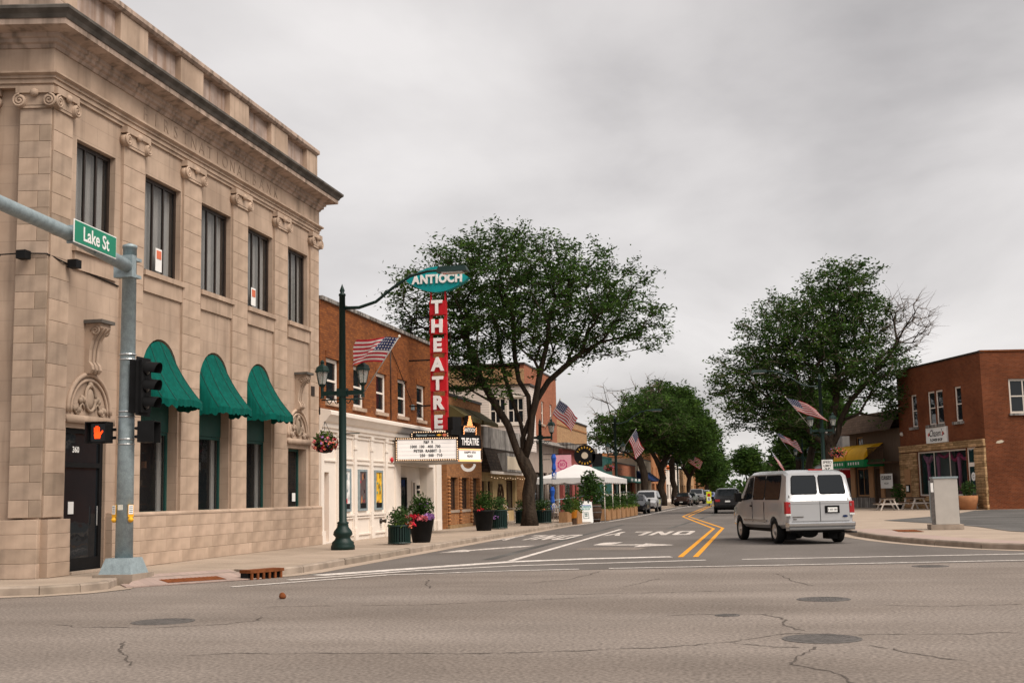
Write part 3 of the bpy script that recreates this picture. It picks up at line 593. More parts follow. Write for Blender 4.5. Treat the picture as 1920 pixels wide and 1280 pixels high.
# corner door
d = MB().box(22.3, 22.42, .24, .32, .2, 3.1).box(23.73, 23.85, .24, .32, .2, 3.1).box(22.42, 23.73, .24, .32, 3.0, 3.1).box(22.42, 23.73, .24, .32, 2.3, 2.4).box(22.42, 23.73, .24, .32, .2, .45).build('door', 'black', bank)
box('pane', 'glass_dark', d, 22.42, 23.73, .28, .29, .45, 2.3); box('pane', 'glass_dark', d, 22.42, 23.73, .28, .29, 2.4, 3.0)
MB().tube([(23.6, .2, 1.1), (23.6, .2, 1.5)], .015).build('handle', 'chrome', d); box('notice', 'sign_white', d, 22.62, 22.82, .27, .276, 1.35, 1.6)
text('house_number', '360', .17, 'sign_white', d, (22.85, .27, 2.66), ext=.002, off=.004); box('threshold', 'concrete', bank, 22.4, 23.87, .02, .6, .146, .2)
# carved lunettes and consoles over the end bays
for c_ in (23.13, 34.78):
    b = MB()
    for rr, tk in ((.82, .05), (.70, .035)): b.tube([(c_+rr*math.cos(math.pi*k/20), .28, 3.42+rr*math.sin(math.pi*k/20)) for k in range(21)], tk, 6)
    b.box(c_-.9, c_+.9, .2, .3, 3.2, 3.36); b.build('lunette_moulding', 'stone_plain', bank, True, loc=(0, -.13, 0))
    b = MB().tube([(c_+.19*math.cos(k*R(15)), .26, 3.74+.27*math.sin(k*R(15))) for k in range(25)], .035, 6)
    b.lathe([(.17, 0), (.14, .04), (.05, .06)], (0, 0, 0), 14, Matrix.Translation((c_, .3, 3.74)) @ Matrix.Rotation(R(90), 4, 'X') @ Matrix.Diagonal((1, 1.4, 1, 1)))
    b.build('shield', 'stone_dirty', bank, True, loc=(0, -.13, 0)); b = MB()
    for s in (-1, 1):
        for k in range(7): b.lathe([(.02, 0), (.075, .02), (.06, .05), (.01, .07)], (0, 0, 0), 6, Matrix.Translation((c_+s*(.24+.055*k), .3, 3.58+.05*math.sin(k*1.4)+(.12 if k < 3 else 0)-.02*k)) @ Matrix.Rotation(R(90), 4, 'X'))
        b.tube([(c_+s*(.2+.3*q), .27, 3.5+.12*math.sin(q*5)) for q in np.linspace(0, 1.3, 9)], .025, 5)
    b.lathe([(.03, 0), (.09, .03), (.04, .08)], (0, 0, 0), 8, Matrix.Translation((c_, .3, 4.02)) @ Matrix.Rotation(R(90), 4, 'X')); b.build('carved_foliage', 'stone_dirty', bank, True, loc=(0, -.13, 0))
    prof = [(.3, 4.25), (.18, 4.25), (.12, 4.33), (.14, 4.42), (.2, 4.5), (.19, 4.75), (.14, 4.95), (.04, 5.1), (-.06, 5.2), (-.05, 5.3), (.3, 5.3)]
    Mx = Matrix(((0, 0, 1, c_-.2), (1, 0, 0, 0), (0, 1, 0, 0), (0, 0, 0, 1)))
    cn = MB().prism(prof, 0, .4, Mx).build('console', 'stone_plain', bank, loc=(0, -.13, 0)); box('console_cap', 'stone_grime', cn, c_-.27, c_+.27, -.12, .3, 5.3, 5.37)
    for sx_ in (-.205, .205):
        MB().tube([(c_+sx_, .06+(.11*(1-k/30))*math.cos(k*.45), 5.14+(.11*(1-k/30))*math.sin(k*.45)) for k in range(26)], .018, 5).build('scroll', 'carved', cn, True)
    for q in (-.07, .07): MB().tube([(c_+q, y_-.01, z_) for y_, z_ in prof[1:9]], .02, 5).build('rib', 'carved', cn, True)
# floodlights and conduit
cd_ = [ML @ Vector(p) for p in ((-1.0, -.03, 1.5), (-1.0, -.03, 6.35), (-.95, -.03, 6.5), (-.5, -.03, 6.52), (-.02, -.03, 6.5))]+[Vector((21.9, .07, 6.42)), Vector((22.6, .15, 6.4)), Vector((24.2, .15, 6.3))]
tube('conduit', 'black', bank, cd_, .016, 6)
for p in ((ML @ Vector((-.42, -.14, 6.47))), Vector((22.15, -.05, 6.42))):
    f_ = MB().box(p.x-.14, p.x+.06, p.y-.1, p.y+.1, p.z-.1, p.z+.07).lathe([(.05, 0), (.06, .12)], (p.x+.08, p.y, p.z-.05), 8).build('floodlight', 'black', bank)
box('wall_vent', 'bronze', bank, 35.72, 36.0, .08, .098, 4.75, 5.05)
# ------------------------------------------------------------------ theatre
th = left_thing('theatre_building', 'orange brick theatre with white panelled ground floor beside the bank', 'building')
thw = [(36.95, 38.15), (39.6, 40.75), (42.1, 43.3), (44.75, 45.95), (47.35, 48.55)]
MB().plate(rect(36.43, 51.9, 4.2, 7.9), [rect(a, b, 4.66, 6.08) for a, b in thw], .06, .25).build('brick_wall', 'brick_orange', th)
for a, b in thw:
    window(th, a, b, 4.66, 6.08, .14, 'paint_white', .11, 2, 1, sill=.16); box('lintel', 'brick_orange', th, a-.06, b+.06, .03, .07, 6.085, 6.3)
box('coping', 'fascia_grey', th, 36.43, 51.95, -.02, .45, 7.9, 8.02); MB().box(36.45, 51.85, 2.1, 16, .1, 7.6).box(36.45, 44.9, .45, 2.05, .1, 7.6).box(50.0, 51.85, .45, 2.05, .1, 7.6).box(44.92, 49.98, .8, 2.05, .1, 7.6).build('inner_mass', 'brick_orange', th)
MB().plate(rect(36.43, 51.2, .145, 4.2), [rect(36.75, 37.32, .2, 2.4)]+[rect(45.0, 49.9, .145, 2.78)], .1, .3).build('panelled_wall', 'paint_white', th)
MB().sweep([(-.1, 3.7), (.04, 3.7), (.04, 3.78), (.1, 3.82), (.1, 3.95), (.18, 4.0), (.3, 4.16), (.36, 4.2), (.36, 4.3), (.3, 4.34), (-.05, 4.42)], [(36.43, .06), (44.0, .06), (51.25, .06)]).build('cornice', 'paint_white', th)
for x_ in (36.44, 37.95, 39.62, 41.4, 43.1, 44.35, 50.15):
    w_ = .26 if x_ < 44 else .62
    p = MB().box(x_, x_+w_, .03, .1, .145, 3.7).box(x_-.04, x_+w_+.04, -.01, .1, .146, .55).box(x_-.03, x_+w_+.03, .0, .1, 3.2, 3.3).box(x_-.03, x_+w_+.03, .0, .1, 3.58, 3.698).build('pilaster', 'paint_white', th)
def mould(x0, x1, z0, z1, w_=.05): 
    return MB().box(x0, x1, .05, .1, z1-w_, z1).box(x0, x1, .05, .1, z0, z0+w_).box(x0, x0+w_, .05, .1, z0+w_, z1-w_).box(x1-w_, x1, .05, .1, z0+w_, z1-w_).build('panel_moulding', 'paint_white', th)
for x0, x1 in ((38.25, 39.58), (39.92, 41.36), (41.7, 43.06), (43.4, 44.3)):
    mould(x0, x1, 2.85, 3.62); mould(x0, x1, .3, .92); box('rail', 'paint_white', th, x0, x1, .03, .1, .96, 1.03); box('rail', 'paint_white', th, x0, x1, .05, .1, 2.7, 2.78)
mould(36.74, 37.9, 2.75, 3.6)
dd = box('side_door', 'wood', th, 36.76, 37.31, .3, .34, .2, 2.39); box('handle', 'chrome', dd, 37.22, 37.26, .26, .3, 1.1, 1.25)
random.seed(3)
for i, x0 in enumerate((38.42, 40.12, 41.9)):
    c_ = MB().box(x0, x0+.9, .04, .1, 1.12, 1.2).box(x0, x0+.9, .04, .1, 2.46, 2.54).box(x0, x0+.1, .04, .1, 1.2, 2.46).box(x0+.8, x0+.9, .04, .1, 1.2, 2.46).build('poster_case', 'galv', th)
    p = box('poster', 'poster%d' % i, c_, x0+.1, x0+.8, .07, .08, 1.2, 2.46)
    cols = [('black', 'fl_red', 'black', 'galv'), ('fl_red', 'black', 'car_grey', 'dull_orange'), ('teal_sign', 'dull_orange', 'black', 'wood_dark')][i]
    for k in range(9):
        u, v = random.uniform(.14, .6), random.uniform(1.3, 2.25); s_, h_ = random.uniform(.05, .16), random.uniform(.08, .3)
        MB().add([(x0+u, .0695-.0004*k, v), (x0+u+s_, .0695-.0004*k, v+h_*.2), (x0+u+s_*.8, .0695-.0004*k, v+h_), (x0+u+s_*.1, .0695-.0004*k, v+h_*.7)], [(0, 1, 2, 3)]).build('poster_shape', cols[k % 4], p)
    box('poster_shape', 'black', p, x0+.1, x0+.8, .064, .069, 1.2, 1.38)
# recessed entry
e_ = MB().box(45.0, 49.9, .7, .75, .15, 2.8).box(44.95, 45.0, .4, .7, .15, 2.8).box(49.9, 49.95, .4, .7, .15, 2.8).box(44.95, 49.95, .4, .75, 2.8, 2.85).build('entry_recess', 'paint_cream', th)
for x0 in (45.2, 46.5):
    dr = MB().box(x0, x0+.1, .62, .69, .16, 2.35).box(x0+1.15, x0+1.25, .62, .69, .16, 2.35).box(x0+.1, x0+1.15, .62, .69, 2.25, 2.35).box(x0+.1, x0+1.15, .62, .69, .16, .35).build('door', 'black', th)
    box('pane', 'glass_dark', dr, x0+.1, x0+1.15, .65, .66, .35, 2.25); tube('handle', 'chrome', dr, [(x0+1.1, .58, .95), (x0+1.1, .58, 1.35)], .018, 6)
window(th, 48.6, 49.0, 1.0, 2.2, .63, 'paint_white', .05, 1, 1)
for z_, h_ in ((1.9, .14), (1.7, .12), (1.15, .32), (.95, .1)): box('wall_box', 'black', th, 49.4, 49.62, .62, .695, z_, z_+h_)
for x_ in (44.42, 50.2): mould(x_+.06, x_+.5, .6, 1.2, .03); mould(x_+.06, x_+.5, 1.35, 2.5, .03)
MB().lathe([(.0, 0), (.09, .02), (.11, .06), (.06, .1)], (0, 0, 0), 10, Matrix.Translation((43.85, .08, 2.95)) @ Matrix.Rotation(R(90), 4, 'X')).build('fire_bell', 'red_sign', th, True)
MB().lathe([(.1, 0), (.1, .05), (.05, .06), (.05, .16), (.07, .17), (.07, .22)], (0, 0, 0), 10, Matrix.Translation((42.6, .1, .72)) @ Matrix.Rotation(R(90), 4, 'X')).build('hydrant_connection', 'bronze', th, True)
tube('cable', 'black', th, [(43.3, .03, 7.4), (44.6, .02, 6.6), (46.6, .02, 5.2), (48.9, .02, 4.5)], .014, 5); tube('drain_pipe', 'bronze', th, [(43.75, .02, 7.6), (43.75, .02, 4.45)], .02, 6)
box('meter_box', 'galv', th, 46.5, 46.75, -.02, .05, 5.0, 5.2)
# ------------------------------------------------------------------ blade sign
def world_thing(name, label, cat, loc=(0, 0, 0), rz=0, group=None): return T(name, label, cat, loc, rz, group)
bl = world_thing('theatre_blade_sign', 'tall vertical red sign spelling THEATRE under a teal ANTIOCH lozenge', 'sign', (-12.44, 46, 0))
b = MB()
for s in (-1, 1): b.box(s*.29-.03, s*.29+.03, -.03, .03, 3.9, 9.6)
b.build('sign_frame', 'red_sign', bl)
for i, ch in enumerate('THEATRE'):
    z1 = 9.22-i*.755; lb = MB().box(-.33, .33, -.13, .13, z1-.56, z1).build('letter_box', 'red_sign', bl)
    text('letter', ch, .70, 'letter_white', lb, (-.02, -.165, z1-.28), ext=.03, off=.034, sx=.95)
    for s_ in (-1, 1): box('joint_plate', 'red_sign', lb, s_*.29-.05, s_*.29+.05, -.06, .06, z1-.195-.56, z1-.562) if i < 6 else None
lo = [(1.28*math.cos(t_) if False else 0, 0) for t_ in ()]
pts = [(-1.28+2.56*k/24, 10.06+.03+.50*math.sin(math.pi*k/24)**.9) for k in range(25)]+[(1.28-2.56*k/24, 10.06-.0-.50*math.sin(math.pi*k/24)**.9) for k in range(1, 24)]
zm = MB().plate(pts, [], -.16, .34, Matrix.Rotation(R(0), 4, 'Y')).build('lozenge', 'teal_sign', bl)
xs = np.linspace(-.80, .84, 7); adv = {'I': 0}
for ch, x_ in zip('ANTIOCH', (-.80, -.46, -.16, .06, .31, .63, .95)): text('letter', ch, .46, 'letter_white', zm, (x_-.06, -.19, 10.07), ext=.03, off=.024, sx=.88)
for z_ in (8.2, 6.9, 5.1): tube('bracket', 'black', bl, [(-.3, .05, z_), (-1.25, .05, z_)], .03, 6)
tube('bracket', 'black', bl, [(-.3, .05, 8.6), (-1.1, .05, 8.6), (-1.35, .6, 7.9)], .035, 6); tube('bracket', 'black', bl, [(-1.1, .05, 8.6), (-1.35, -.9, 8.0)], .03, 6); tube('guy_wire', 'black', bl, [(-1.1, .05, 8.6), (-2.6, -1.5, 8.05)], .012, 5)
# ------------------------------------------------------------------ marquee
mq = world_thing('theatre_marquee', 'lit theatre marquee with film titles and rows of bulbs over the entrance', 'marquee', (LX, 44.2, 0))
Pm = [(0, 0), (2.25, .75), (2.85, 1.75), (2.6, 3.1), (0, 4.9)]
MB().prism(Pm, 2.86, 3.0).build('soffit', 'steel', mq); MB().prism([(x*.985, .02+y*.99) for x, y in Pm], 3.001, 3.80).build('core', 'black', mq)
def face_frame(p, q):
    p, q = Vector((*p, 0)), Vector((*q, 0)); d_ = (q-p); L_ = d_.length; d_.normalize()
    return Matrix.Translation(p) @ Matrix.Rotation(math.atan2(d_.y, d_.x), 4, 'Z'), L_
F1, L1 = face_frame(Pm[0], Pm[1]); F2, L2 = face_frame(Pm[1], Pm[2]); F3, L3 = face_frame(Pm[3], Pm[4])
def bulbs(M, pts, par, m='bulb', r_=.022):
    b = MB()
    for x, z in pts: b.lathe([(r_*.5, -.012), (r_, .0), (r_*.8, .02), (r_*.2, .03)], (0, 0, 0), 6, M @ Matrix.Translation((x, -.06, z)) @ Matrix.Rotation(R(90), 4, 'X'))
    return b.build('bulb_row', m, par, kind='stuff')
def panel(M, L, lines, par):
    z0, z1 = 2.9, 3.78
    fr = MB().box(0, L, -.06, .0, z0, z0+.07, M).box(0, L, -.06, 0, z1-.07, z1, M).box(0, .07, -.06, 0, z0+.07, z1-.07, M).box(L-.07, L, -.06, 0, z0+.07, z1-.07, M).build('frame', 'wood_dark', par)
    w = MB().box(.07, L-.07, -.035, -.005, z0+.07, z1-.07, M).build('letter_board', 'marquee_white', par)
    for k in range(1, 5): MB().box(.07, L-.07, -.039, -.036, z0+.07+k*.148-.003, z0+.07+k*.148+.003, M).build('letter_track', 'galv', w)
    n = int(L/.085); bulbs(M, [(.04+(L-.08)*k/n, z0+.035) for k in range(n+1)]+[(.04+(L-.08)*k/n, z1-.035) for k in range(n+1)]+[(x, z0+.12+k*.085) for k in range(8) for x in (.035, L-.035)], par)
    for s, x, z in lines:
        o = text('letters', s, .15, 'black', w, (0, 0, 0), ext=.001, off=.005, sx=.82, space=1.1); o.matrix_local = M @ Matrix.Translation((x, -.041, z)) @ Matrix.Rotation(R(90), 4, 'X') @ Matrix.Diagonal((.82, 1, 1, 1))
panel(F1, L1, [('F&F  9', 1.24, 3.6), ('1000  100   400  700', 1.12, 3.435), ('PETER  RABBIT  2', 1.2, 3.27), ('250   500   710', 1.34, 3.1)], mq)
panel(F3, L3, [('F&F  9', 1.4, 3.6), ('PETER  RABBIT  2', 1.4, 3.27)], mq)
# sponsor hood on top
hd = [(.55, 3.79), (2.05, 3.79), (2.05, 3.93), (1.95, 4.01), (.68, 4.01), (.55, 3.93)]
h_ = MB().plate(hd, [], -.04, .3, F1).build('sponsor_hood', 'black', mq); bulbs(F1, [(.62+.0, 3.84), (.62, 3.92)]+[(.7+k*.09, 3.985) for k in range(14)]+[(1.98, 3.92), (1.98, 3.84)], h_)
o = text('sponsor_name', 'Raymond', .11, 'blue_pale' if 'blue_pale' in MATS else 'galv', h_, (0, 0, 0), ext=.002, off=.004, shear=.25); o.matrix_local = F1 @ Matrix.Translation((.98, -.05, 3.87)) @ Matrix.Rotation(R(90), 4, 'X')
MB().box(1.25, 1.5, -.045, -.041, 3.855, 3.875, F1).build('sponsor_name', 'galv', h_)
MB().box(1.56, 1.74, -.047, -.041, 3.855, 3.885, F1).box(1.61, 1.69, -.048, -.0415, 3.835, 3.905, F1).build('emblem', 'yellow_paint', h_)
MB().lathe([(.07, 0), (.07, .006)], (0, 0, 0), 16, F1 @ Matrix.Translation((1.86, -.041, 3.87)) @ Matrix.Rotation(R(90), 4, 'X') @ Matrix.Diagonal((1.15, .8, 1, 1))).build('emblem', 'fl_coral', h_)
# nose panel with tower of bulbs
f2 = MB().box(0, L2, -.06, 0, 3.35, 3.86, F2).build('name_panel', 'black', mq)
o = text('letters', 'THEATRE', .36, 'letter_white', f2, (0, 0, 0), ext=.008, off=.008); o.matrix_local = F2 @ Matrix.Translation((L2/2, -.075, 3.6)) @ Matrix.Rotation(R(90), 4, 'X') @ Matrix.Diagonal((.62, 1.05, 1, 1))
w2 = MB().box(0, L2, -.05, 0, 2.93, 3.3, F2).build('letter_board', 'marquee_white', mq)
for s, z in (('HAPPY 4TH', 3.2), ('READ', 3.06)):
    o = text('letters', s, .11, 'black', w2, (0, 0, 0), ext=.001, off=.003); o.matrix_local = F2 @ Matrix.Translation((L2/2, -.056, z)) @ Matrix.Rotation(R(90), 4, 'X') @ Matrix.Diagonal((1.1, 1, 1, 1))
b = MB().box(0, L2, -.075, 0, 3.3, 3.345, F2).box(0, L2, -.075, 0, 2.86, 2.925, F2).build('neon_tube', 'bulb_orange', mq)
tw = MB().plate([(.2, 3.87), (L2-.2, 3.87), (L2-.24, 4.2), (.72, 4.26), (.62, 4.62), (.55, 4.62), (.45, 4.26), (.24, 4.2)], [], -.05, .2, F2).build('tower', 'black', mq)
MB().box(-.35, .2, .0, .3, 3.86, 4.05, F2).box(-.25, .22, .02, .3, 4.05, 4.55, F2).build('tower_back', 'black', mq)
o = text('letters', 'ANTIOCH', .16, 'letter_white', tw, (0, 0, 0), ext=.004, off=.003); o.matrix_local = F2 @ Matrix.Translation((L2/2, -.06, 4.05)) @ Matrix.Rotation(R(90), 4, 'X') @ Matrix.Diagonal((.8, 1.3, 1, 1))
pts = [(.25+.02*(k % 2), 3.9+.05*k) for k in range(6)]+[(L2-.25+.02*(k % 2), 3.9+.05*k) for k in range(6)]+[(.3+k*.075, 4.19) for k in range(8)]
for k in range(9):
    n = max(2, 5-k//2); pts += [(.585+(q-(n-1)/2)*.06, 4.24+.042*k) for q in range(n)]
bulbs(F2, pts, tw, 'bulb_orange', .024)
# ------------------------------------------------------------------ small brick shop
def shop(name, label, x0, x1, h, m, y=.05, depth=12, holes=(), top='coping', cm='bronze'):
    t = left_thing(name, label, 'building')
    MB().plate(rect(x0, x1, .14, h), holes, y, .25).build('front_wall', m, t)
    MB().box(x0+.02, x1-.02, y+.5, depth, .1, h-.15).build('inner_mass', m, t)
    MB().box(x0, x0+.2, y+.26, depth, .14, h).build('side_wall', m, t); box('coping', cm, t, x0-.03, x1+.03, y-.06, y+.5, h, h+.12); return t
bs = shop('brick_shop', 'small tan brick shop with two brown awnings between theatre and grey fascia shop', 51.92, 58.6, 6.0, 'brick_shop', holes=[rect(52.2, 53.85, .95, 2.4), rect(54.3, 56.0, .95, 2.4), rect(52.3, 54.6, 4.2, 5.3), rect(55.6, 57.9, 4.2, 5.3), rect(56.6, 58.2, .16, 2.4)])
for a, b in ((52.2, 53.85), (54.3, 56.0)): window(bs, a, b, .95, 2.4, .2, 'wood_dark', .07, 1, 1, sill=.2, sillm='concrete')
for a, b in ((52.3, 54.6), (55.6, 57.9)): window(bs, a, b, 4.2, 5.3, .2, 'wood_dark', .08, 1, 2)
box('door', 'wood_dark', bs, 56.62, 58.18, .25, .3, .17, 2.38); box('stone_sill', 'ledge_stone', bs, 51.95, 56.1, -.06, .05, .15, .3)
for x_ in (51.96, 54.0, 56.12):
    b = MB()
    for k in range(14): b.lathe([(.05, 0), (.085, .05), (.085, .1), (.05, .15)], (x_+.09, .0, .3+k*.152), 8)
    b.build('twisted_post', 'brick_shop', bs, True)
for a, b in ((52.1, 55.0), (55.35, 58.5)):
    aw = MB().add([(a, .04, 5.62), (b, .04, 5.62), (b+.0, -.85, 5.02), (a, -.85, 5.02), (a, .04, 5.0), (b, .04, 5.0)], [(0, 3, 2, 1), (0, 4, 3), (1, 2, 5)]).build('awning', 'awning_olive', bs)
    n = 30; MB().add([(a+(b-a)*k/n, -.85, z) for k in range(n+1) for z in (5.02, 4.86-.03*(k % 2))], [(2*k, 2*k+1, 2*k+3, 2*k+2) for k in range(n)]).build('valance', 'awning_olive', aw)
cr = [(.34*math.cos(t_), .34*math.sin(t_)) for t_ in np.linspace(math.pi*1.02, math.pi*1.98, 16)]+[(.25*math.cos(t_), .22*math.sin(t_)+.02) for t_ in np.linspace(math.pi*1.98, math.pi*1.02, 16)]
sg_ = world_thing('crescent_sign', 'white crescent shaped hanging sign on brick shop under the marquee', 'sign', (-12.9, 52.4, 2.95)); MB().plate(cr, [], -.03, .06).build('crescent', 'sign_white', sg_); tube('hanger', 'black', sg_, [(-.8, 0, .22), (.4, 0, .22)], .02, 6); MB().plate([(-.36, .03), (.36, .03), (.36, .2), (-.36, .2)], [], -.02, .04).build('back_board', 'bronze', sg_)
# ------------------------------------------------------------------ shop with grey fascia and shingled hood
gs = shop('shingle_hood_shop', 'low shop with stained grey fascia, dark shingle hood and yellow walls', 58.65, 69.3, 4.0, 'stucco_yellow', y=.5, holes=[rect(60.0, 61.6, .16, 2.3), rect(61.8, 63.0, .16, 2.3), rect(66.4, 68.8, .7, 2.4)])
box('fascia', 'fascia_grey', gs, 58.7, 69.2, -.05, .5, 3.93, 4.98); box('fascia_seam', 'black', gs, 63.2, 63.22, -.053, -.05, 3.95, 4.96)
MB().add([(58.75, -.02, 3.92), (69.15, -.02, 3.92), (69.15, -.38, 2.75), (58.75, -.38, 2.75), (58.75, .5, 2.75), (69.15, .5, 2.75), (58.75, .5, 3.92), (69.15, .5, 3.92)], [(0, 3, 2, 1), (0, 6, 4, 3), (1, 2, 5, 7), (3, 4, 5, 2)]).build('shingle_hood', 'shingle', gs)
box('hood_edge', 'paint_cream', gs, 58.75, 69.15, -.42, -.36, 2.62, 2.76)
sb = MB().box(61.6, 66.3, -.55, -.1, 2.78, 3.72).build('sign_board', 'fascia_grey', gs); box('sign_face', 'cream_wall', sb, 61.9, 66.0, -.565, -.55, 2.88, 3.56); text('faded_lettering', 'RESTAURANT', .5, 'carved', sb, (64.5, -1.137, 3.1), ext=.001) if False else None
for a, b in ((60.0, 61.6), (61.8, 63.0)): window(gs, a, b, .16, 2.3, .66, 'wood_dark', .09, 1, 2)
window(gs, 66.4, 68.8, .7, 2.4, .66, 'wood_dark', .08, 1, 2); box('stone_pier', 'fascia_grey', gs, 58.66, 59.6, .3, .5, .14, 2.62)
wl = MB().tube([(64.7+.62*math.cos(k*R(15)), .44, 1.5+.62*math.sin(k*R(15))) for k in range(25)], .05, 6).lathe([(.12, 0), (.1, .1)], (0, 0, 0), 10, Matrix.Translation((64.7, .5, 1.5)) @ Matrix.Rotation(R(90), 4, 'X'))
for k in range(6): wl.tube([(64.7+.1*math.cos(k*R(60)), .45, 1.5+.1*math.sin(k*R(60))), (64.7+.75*math.cos(k*R(60)), .45, 1.5+.75*math.sin(k*R(60)))], .035, 5)
wl.build('wheel_ornament', 'wood_dark', gs, True)
b = MB()
for k in range(14): b.lathe([(.01, 0), (.022, .02), (.016, .04)], (59.5+k*.65, -.25, 2.45-.06*math.sin(k*2.2)**2), 6)
b.build('string_lights', 'bulb', gs, kind='stuff')
# white sided upper storey and tall brick house behind
tb = left_thing('tall_brick_house', 'tall house with salmon brick front and tan brick side behind the big tree', 'building')
MB().plate(rect(70.0, 81.0, 4.6, 9.2), [rect(75.3, 76.2, 5.95, 7.4), rect(78.4, 79.3, 5.95, 7.4)], .05, .25).build('front_wall', 'brick_salmon', tb)
for a in (75.3, 78.4): window(tb, a, a+.9, 5.95, 7.4, .12, 'paint_white', .1, 2, 1, sill=.15)
box('side_wall', 'brick_tan', tb, 69.95, 70.2, .06, 11, .1, 8.95); box('coping', 'bronze', tb, 69.9, 81.05, 0, 11, 9.2, 9.3); MB().box(70.25, 80.9, .35, 11, .1, 9.1).build('inner_mass', 'brick_salmon', tb)
MB().plate(rect(70.0, 81.0, .14, 4.6), [rect(71.5, 74.5, .6, 2.9), rect(75.2, 76.4, .16, 2.9), rect(77, 80.4, .6, 2.9)], -.02, .3).build('storefront', 'taupe', tb)
for a, b, z in ((71.5, 74.5, .6), (75.2, 76.4, .16), (77, 80.4, .6)): window(tb, a, b, z, 2.9, .1, 'wood_dark', .08, 1, 3 if b-a > 2 else 1)
MB().add([(70.0, -.02, 4.95), (81, -.02, 4.95), (81, -.6, 4.62), (70, -.6, 4.62), (70, -.02, 4.62), (81, -.02, 4.62)], [(0, 3, 2, 1), (3, 4, 5, 2), (0, 4, 3), (1, 2, 5)]).build('pent_roof', 'fascia_grey', tb)
ws = left_thing('white_sided_bay', 'white clapboard upper storey with double sash window over the shingle hood shop', 'building')
Mw = Matrix.Translation((68.0, 6.5, 0)) @ Matrix.Rotation(R(-90), 4, 'Z')          # faces the camera: local x runs from back to street
MB().plate(rect(0, 7.1, 4.0, 7.75), [rect(4.75, 5.75, 5.6, 7.1), rect(5.8, 6.8, 5.6, 7.1)], 0, .2, Mw).build('clapboard_wall', 'siding', ws)
MB().box(0, 7.1, .25, 1.9, 4.0, 7.7, Mw).build('inner_mass', 'siding', ws); MB().box(-.1, 7.2, -.1, 1.9, 7.75, 7.85, Mw).build('roof_edge', 'bronze', ws)
for a in (4.75, 5.8):
    w = window(ws, a, a+1.0, 5.6, 7.1, .05, 'paint_white', .09, 2, 3); w.matrix_local = Mw
    MB().box(a-.04, a+1.0, -.03, .04, 7.1, 7.22).box(a-.04, a+1.0, -.06, .04, 5.48, 5.6).build('trim', 'paint_white', w)
# tan brick block with rose storefront
tn = shop('tan_brick_block', 'tan brick block with rose coloured storefront behind the white tent', 81.1, 95.3, 6.75, 'brick_tan', holes=[], y=.1)
MB().plate(rect(81.1, 95.3, .15, 4.6), [rect(82, 85.5, .6, 3.0), rect(86.2, 87.4, .17, 3.0), rect(88, 94.5, .6, 3.0)], -.25, .3).build('storefront', 'rose', tn)
for a, b, z in ((82, 85.5, .6), (86.2, 87.4, .17), (88, 94.5, .6)): window(tn, a, b, z, 3.0, -.15, 'wood_dark', .1, 1, max(1, int((b-a)/1.4)))
MB().box(81.1, 95.3, -.7, .1, 4.6, 5.0).build('canopy_band', 'fascia_grey', tn); box('brick_course', 'brick_shop', tn, 81.1, 95.3, .06, .1, 6.2, 6.3)
gl = shop('teal_panel_building', 'low building clad in dark teal glass panels', 95.5, 109, 4.55, 'teal_panel', y=-.1, cm='teal_panel')
for k in range(7):
    for z in (.2, 1.65, 3.1): MB().cbox(95.55+k*1.92, 97.4+k*1.92, -.14, -.1, z, z+1.4, .01).build('glass_panel', 'teal_panel', gl)
for z in (.2, 1.65, 3.1):
    for k in range(3): MB().cbox(-4.6+k*1.5, -3.15+k*1.5, -.04, 0, z, z+1.4, .01, Matrix.Translation((95.48, 4.9, 0)) @ Matrix.Rotation(R(-90), 4, 'Z') @ Matrix.Translation((4.6, 0, 0))).build('glass_panel', 'teal_panel', gl)
br = shop('brown_brick_store', 'low brown brick store with dark green awning behind the street trees', 109.2, 130, 4.3, 'brick_salmon', holes=[rect(111, 128, .5, 2.6)])
window(br, 111, 128, .5, 2.6, .2, 'wood_dark', .1, 1, 6); MB().add([(114, .04, 3.2), (129.8, .04, 3.2), (129.8, -1.3, 2.5), (114, -1.3, 2.5), (114, .04, 2.5), (129.8, .04, 2.5)], [(0, 3, 2, 1), (0, 4, 3), (1, 2, 5)]).build('awning', 'green_dark', br)
for k in range(4): box('awning_lettering', 'sign_white', br, 116+k*3.4, 117.6+k*3.4, -1.05, -1.0, 2.66, 2.9)
fs = [('far_shop', 'far cream shop with navy awning on the left side', 130.2, 148, 5.2, 'cream_wall', 'awning_navy'), ('far_shop', 'far orange brick shop partly hidden behind street trees', 148.2, 170, 6.4, 'dull_orange', None), ('far_shop', 'far white shop with red lettering on the left side', 170.3, 196, 5.6, 'paint_white', None), ('far_shop', 'far tan shop near the end of the street', 196.4, 235, 5.2, 'brick_tan', None), ('far_shop', 'farthest brown shop at the street end', 235.5, 290, 5.6, 'brick_shop', None)]
for nm, lb_, a, b, h_, m_, aw_ in fs:
    n = int((b-a)/5); hs = [rect(a+1+k*5, a+4.2+k*5, .6, 2.6) for k in range(n)]+[rect(a+1.6+k*5, a+2.8+k*5, 3.5, 4.6) for k in range(n)]
    s_ = shop(nm, lb_, a, b, h_, m_, holes=hs); s_['group'] = 'far shops along the left side'
    for k in range(n): window(s_, a+1+k*5, a+4.2+k*5, .6, 2.6, .2, 'wood_dark', .1, 1, 2); window(s_, a+1.6+k*5, a+2.8+k*5, 3.5, 4.6, .2, 'paint_white', .1, 2, 1)
    if aw_: MB().add([(a+1, .04, 3.9), (b-1, .04, 3.9), (b-1, -1.4, 2.8), (a+1, -1.4, 2.8), (a+1, .04, 2.8), (b-1, .04, 2.8)], [(0, 3, 2, 1), (0, 4, 3), (1, 2, 5)]).build('awning', aw_, s_)
    if 'red lettering' in lb_: box('sign_panel', 'orange_cone', s_, a+1, a+7, -.05, .04, 4.7, 5.3)
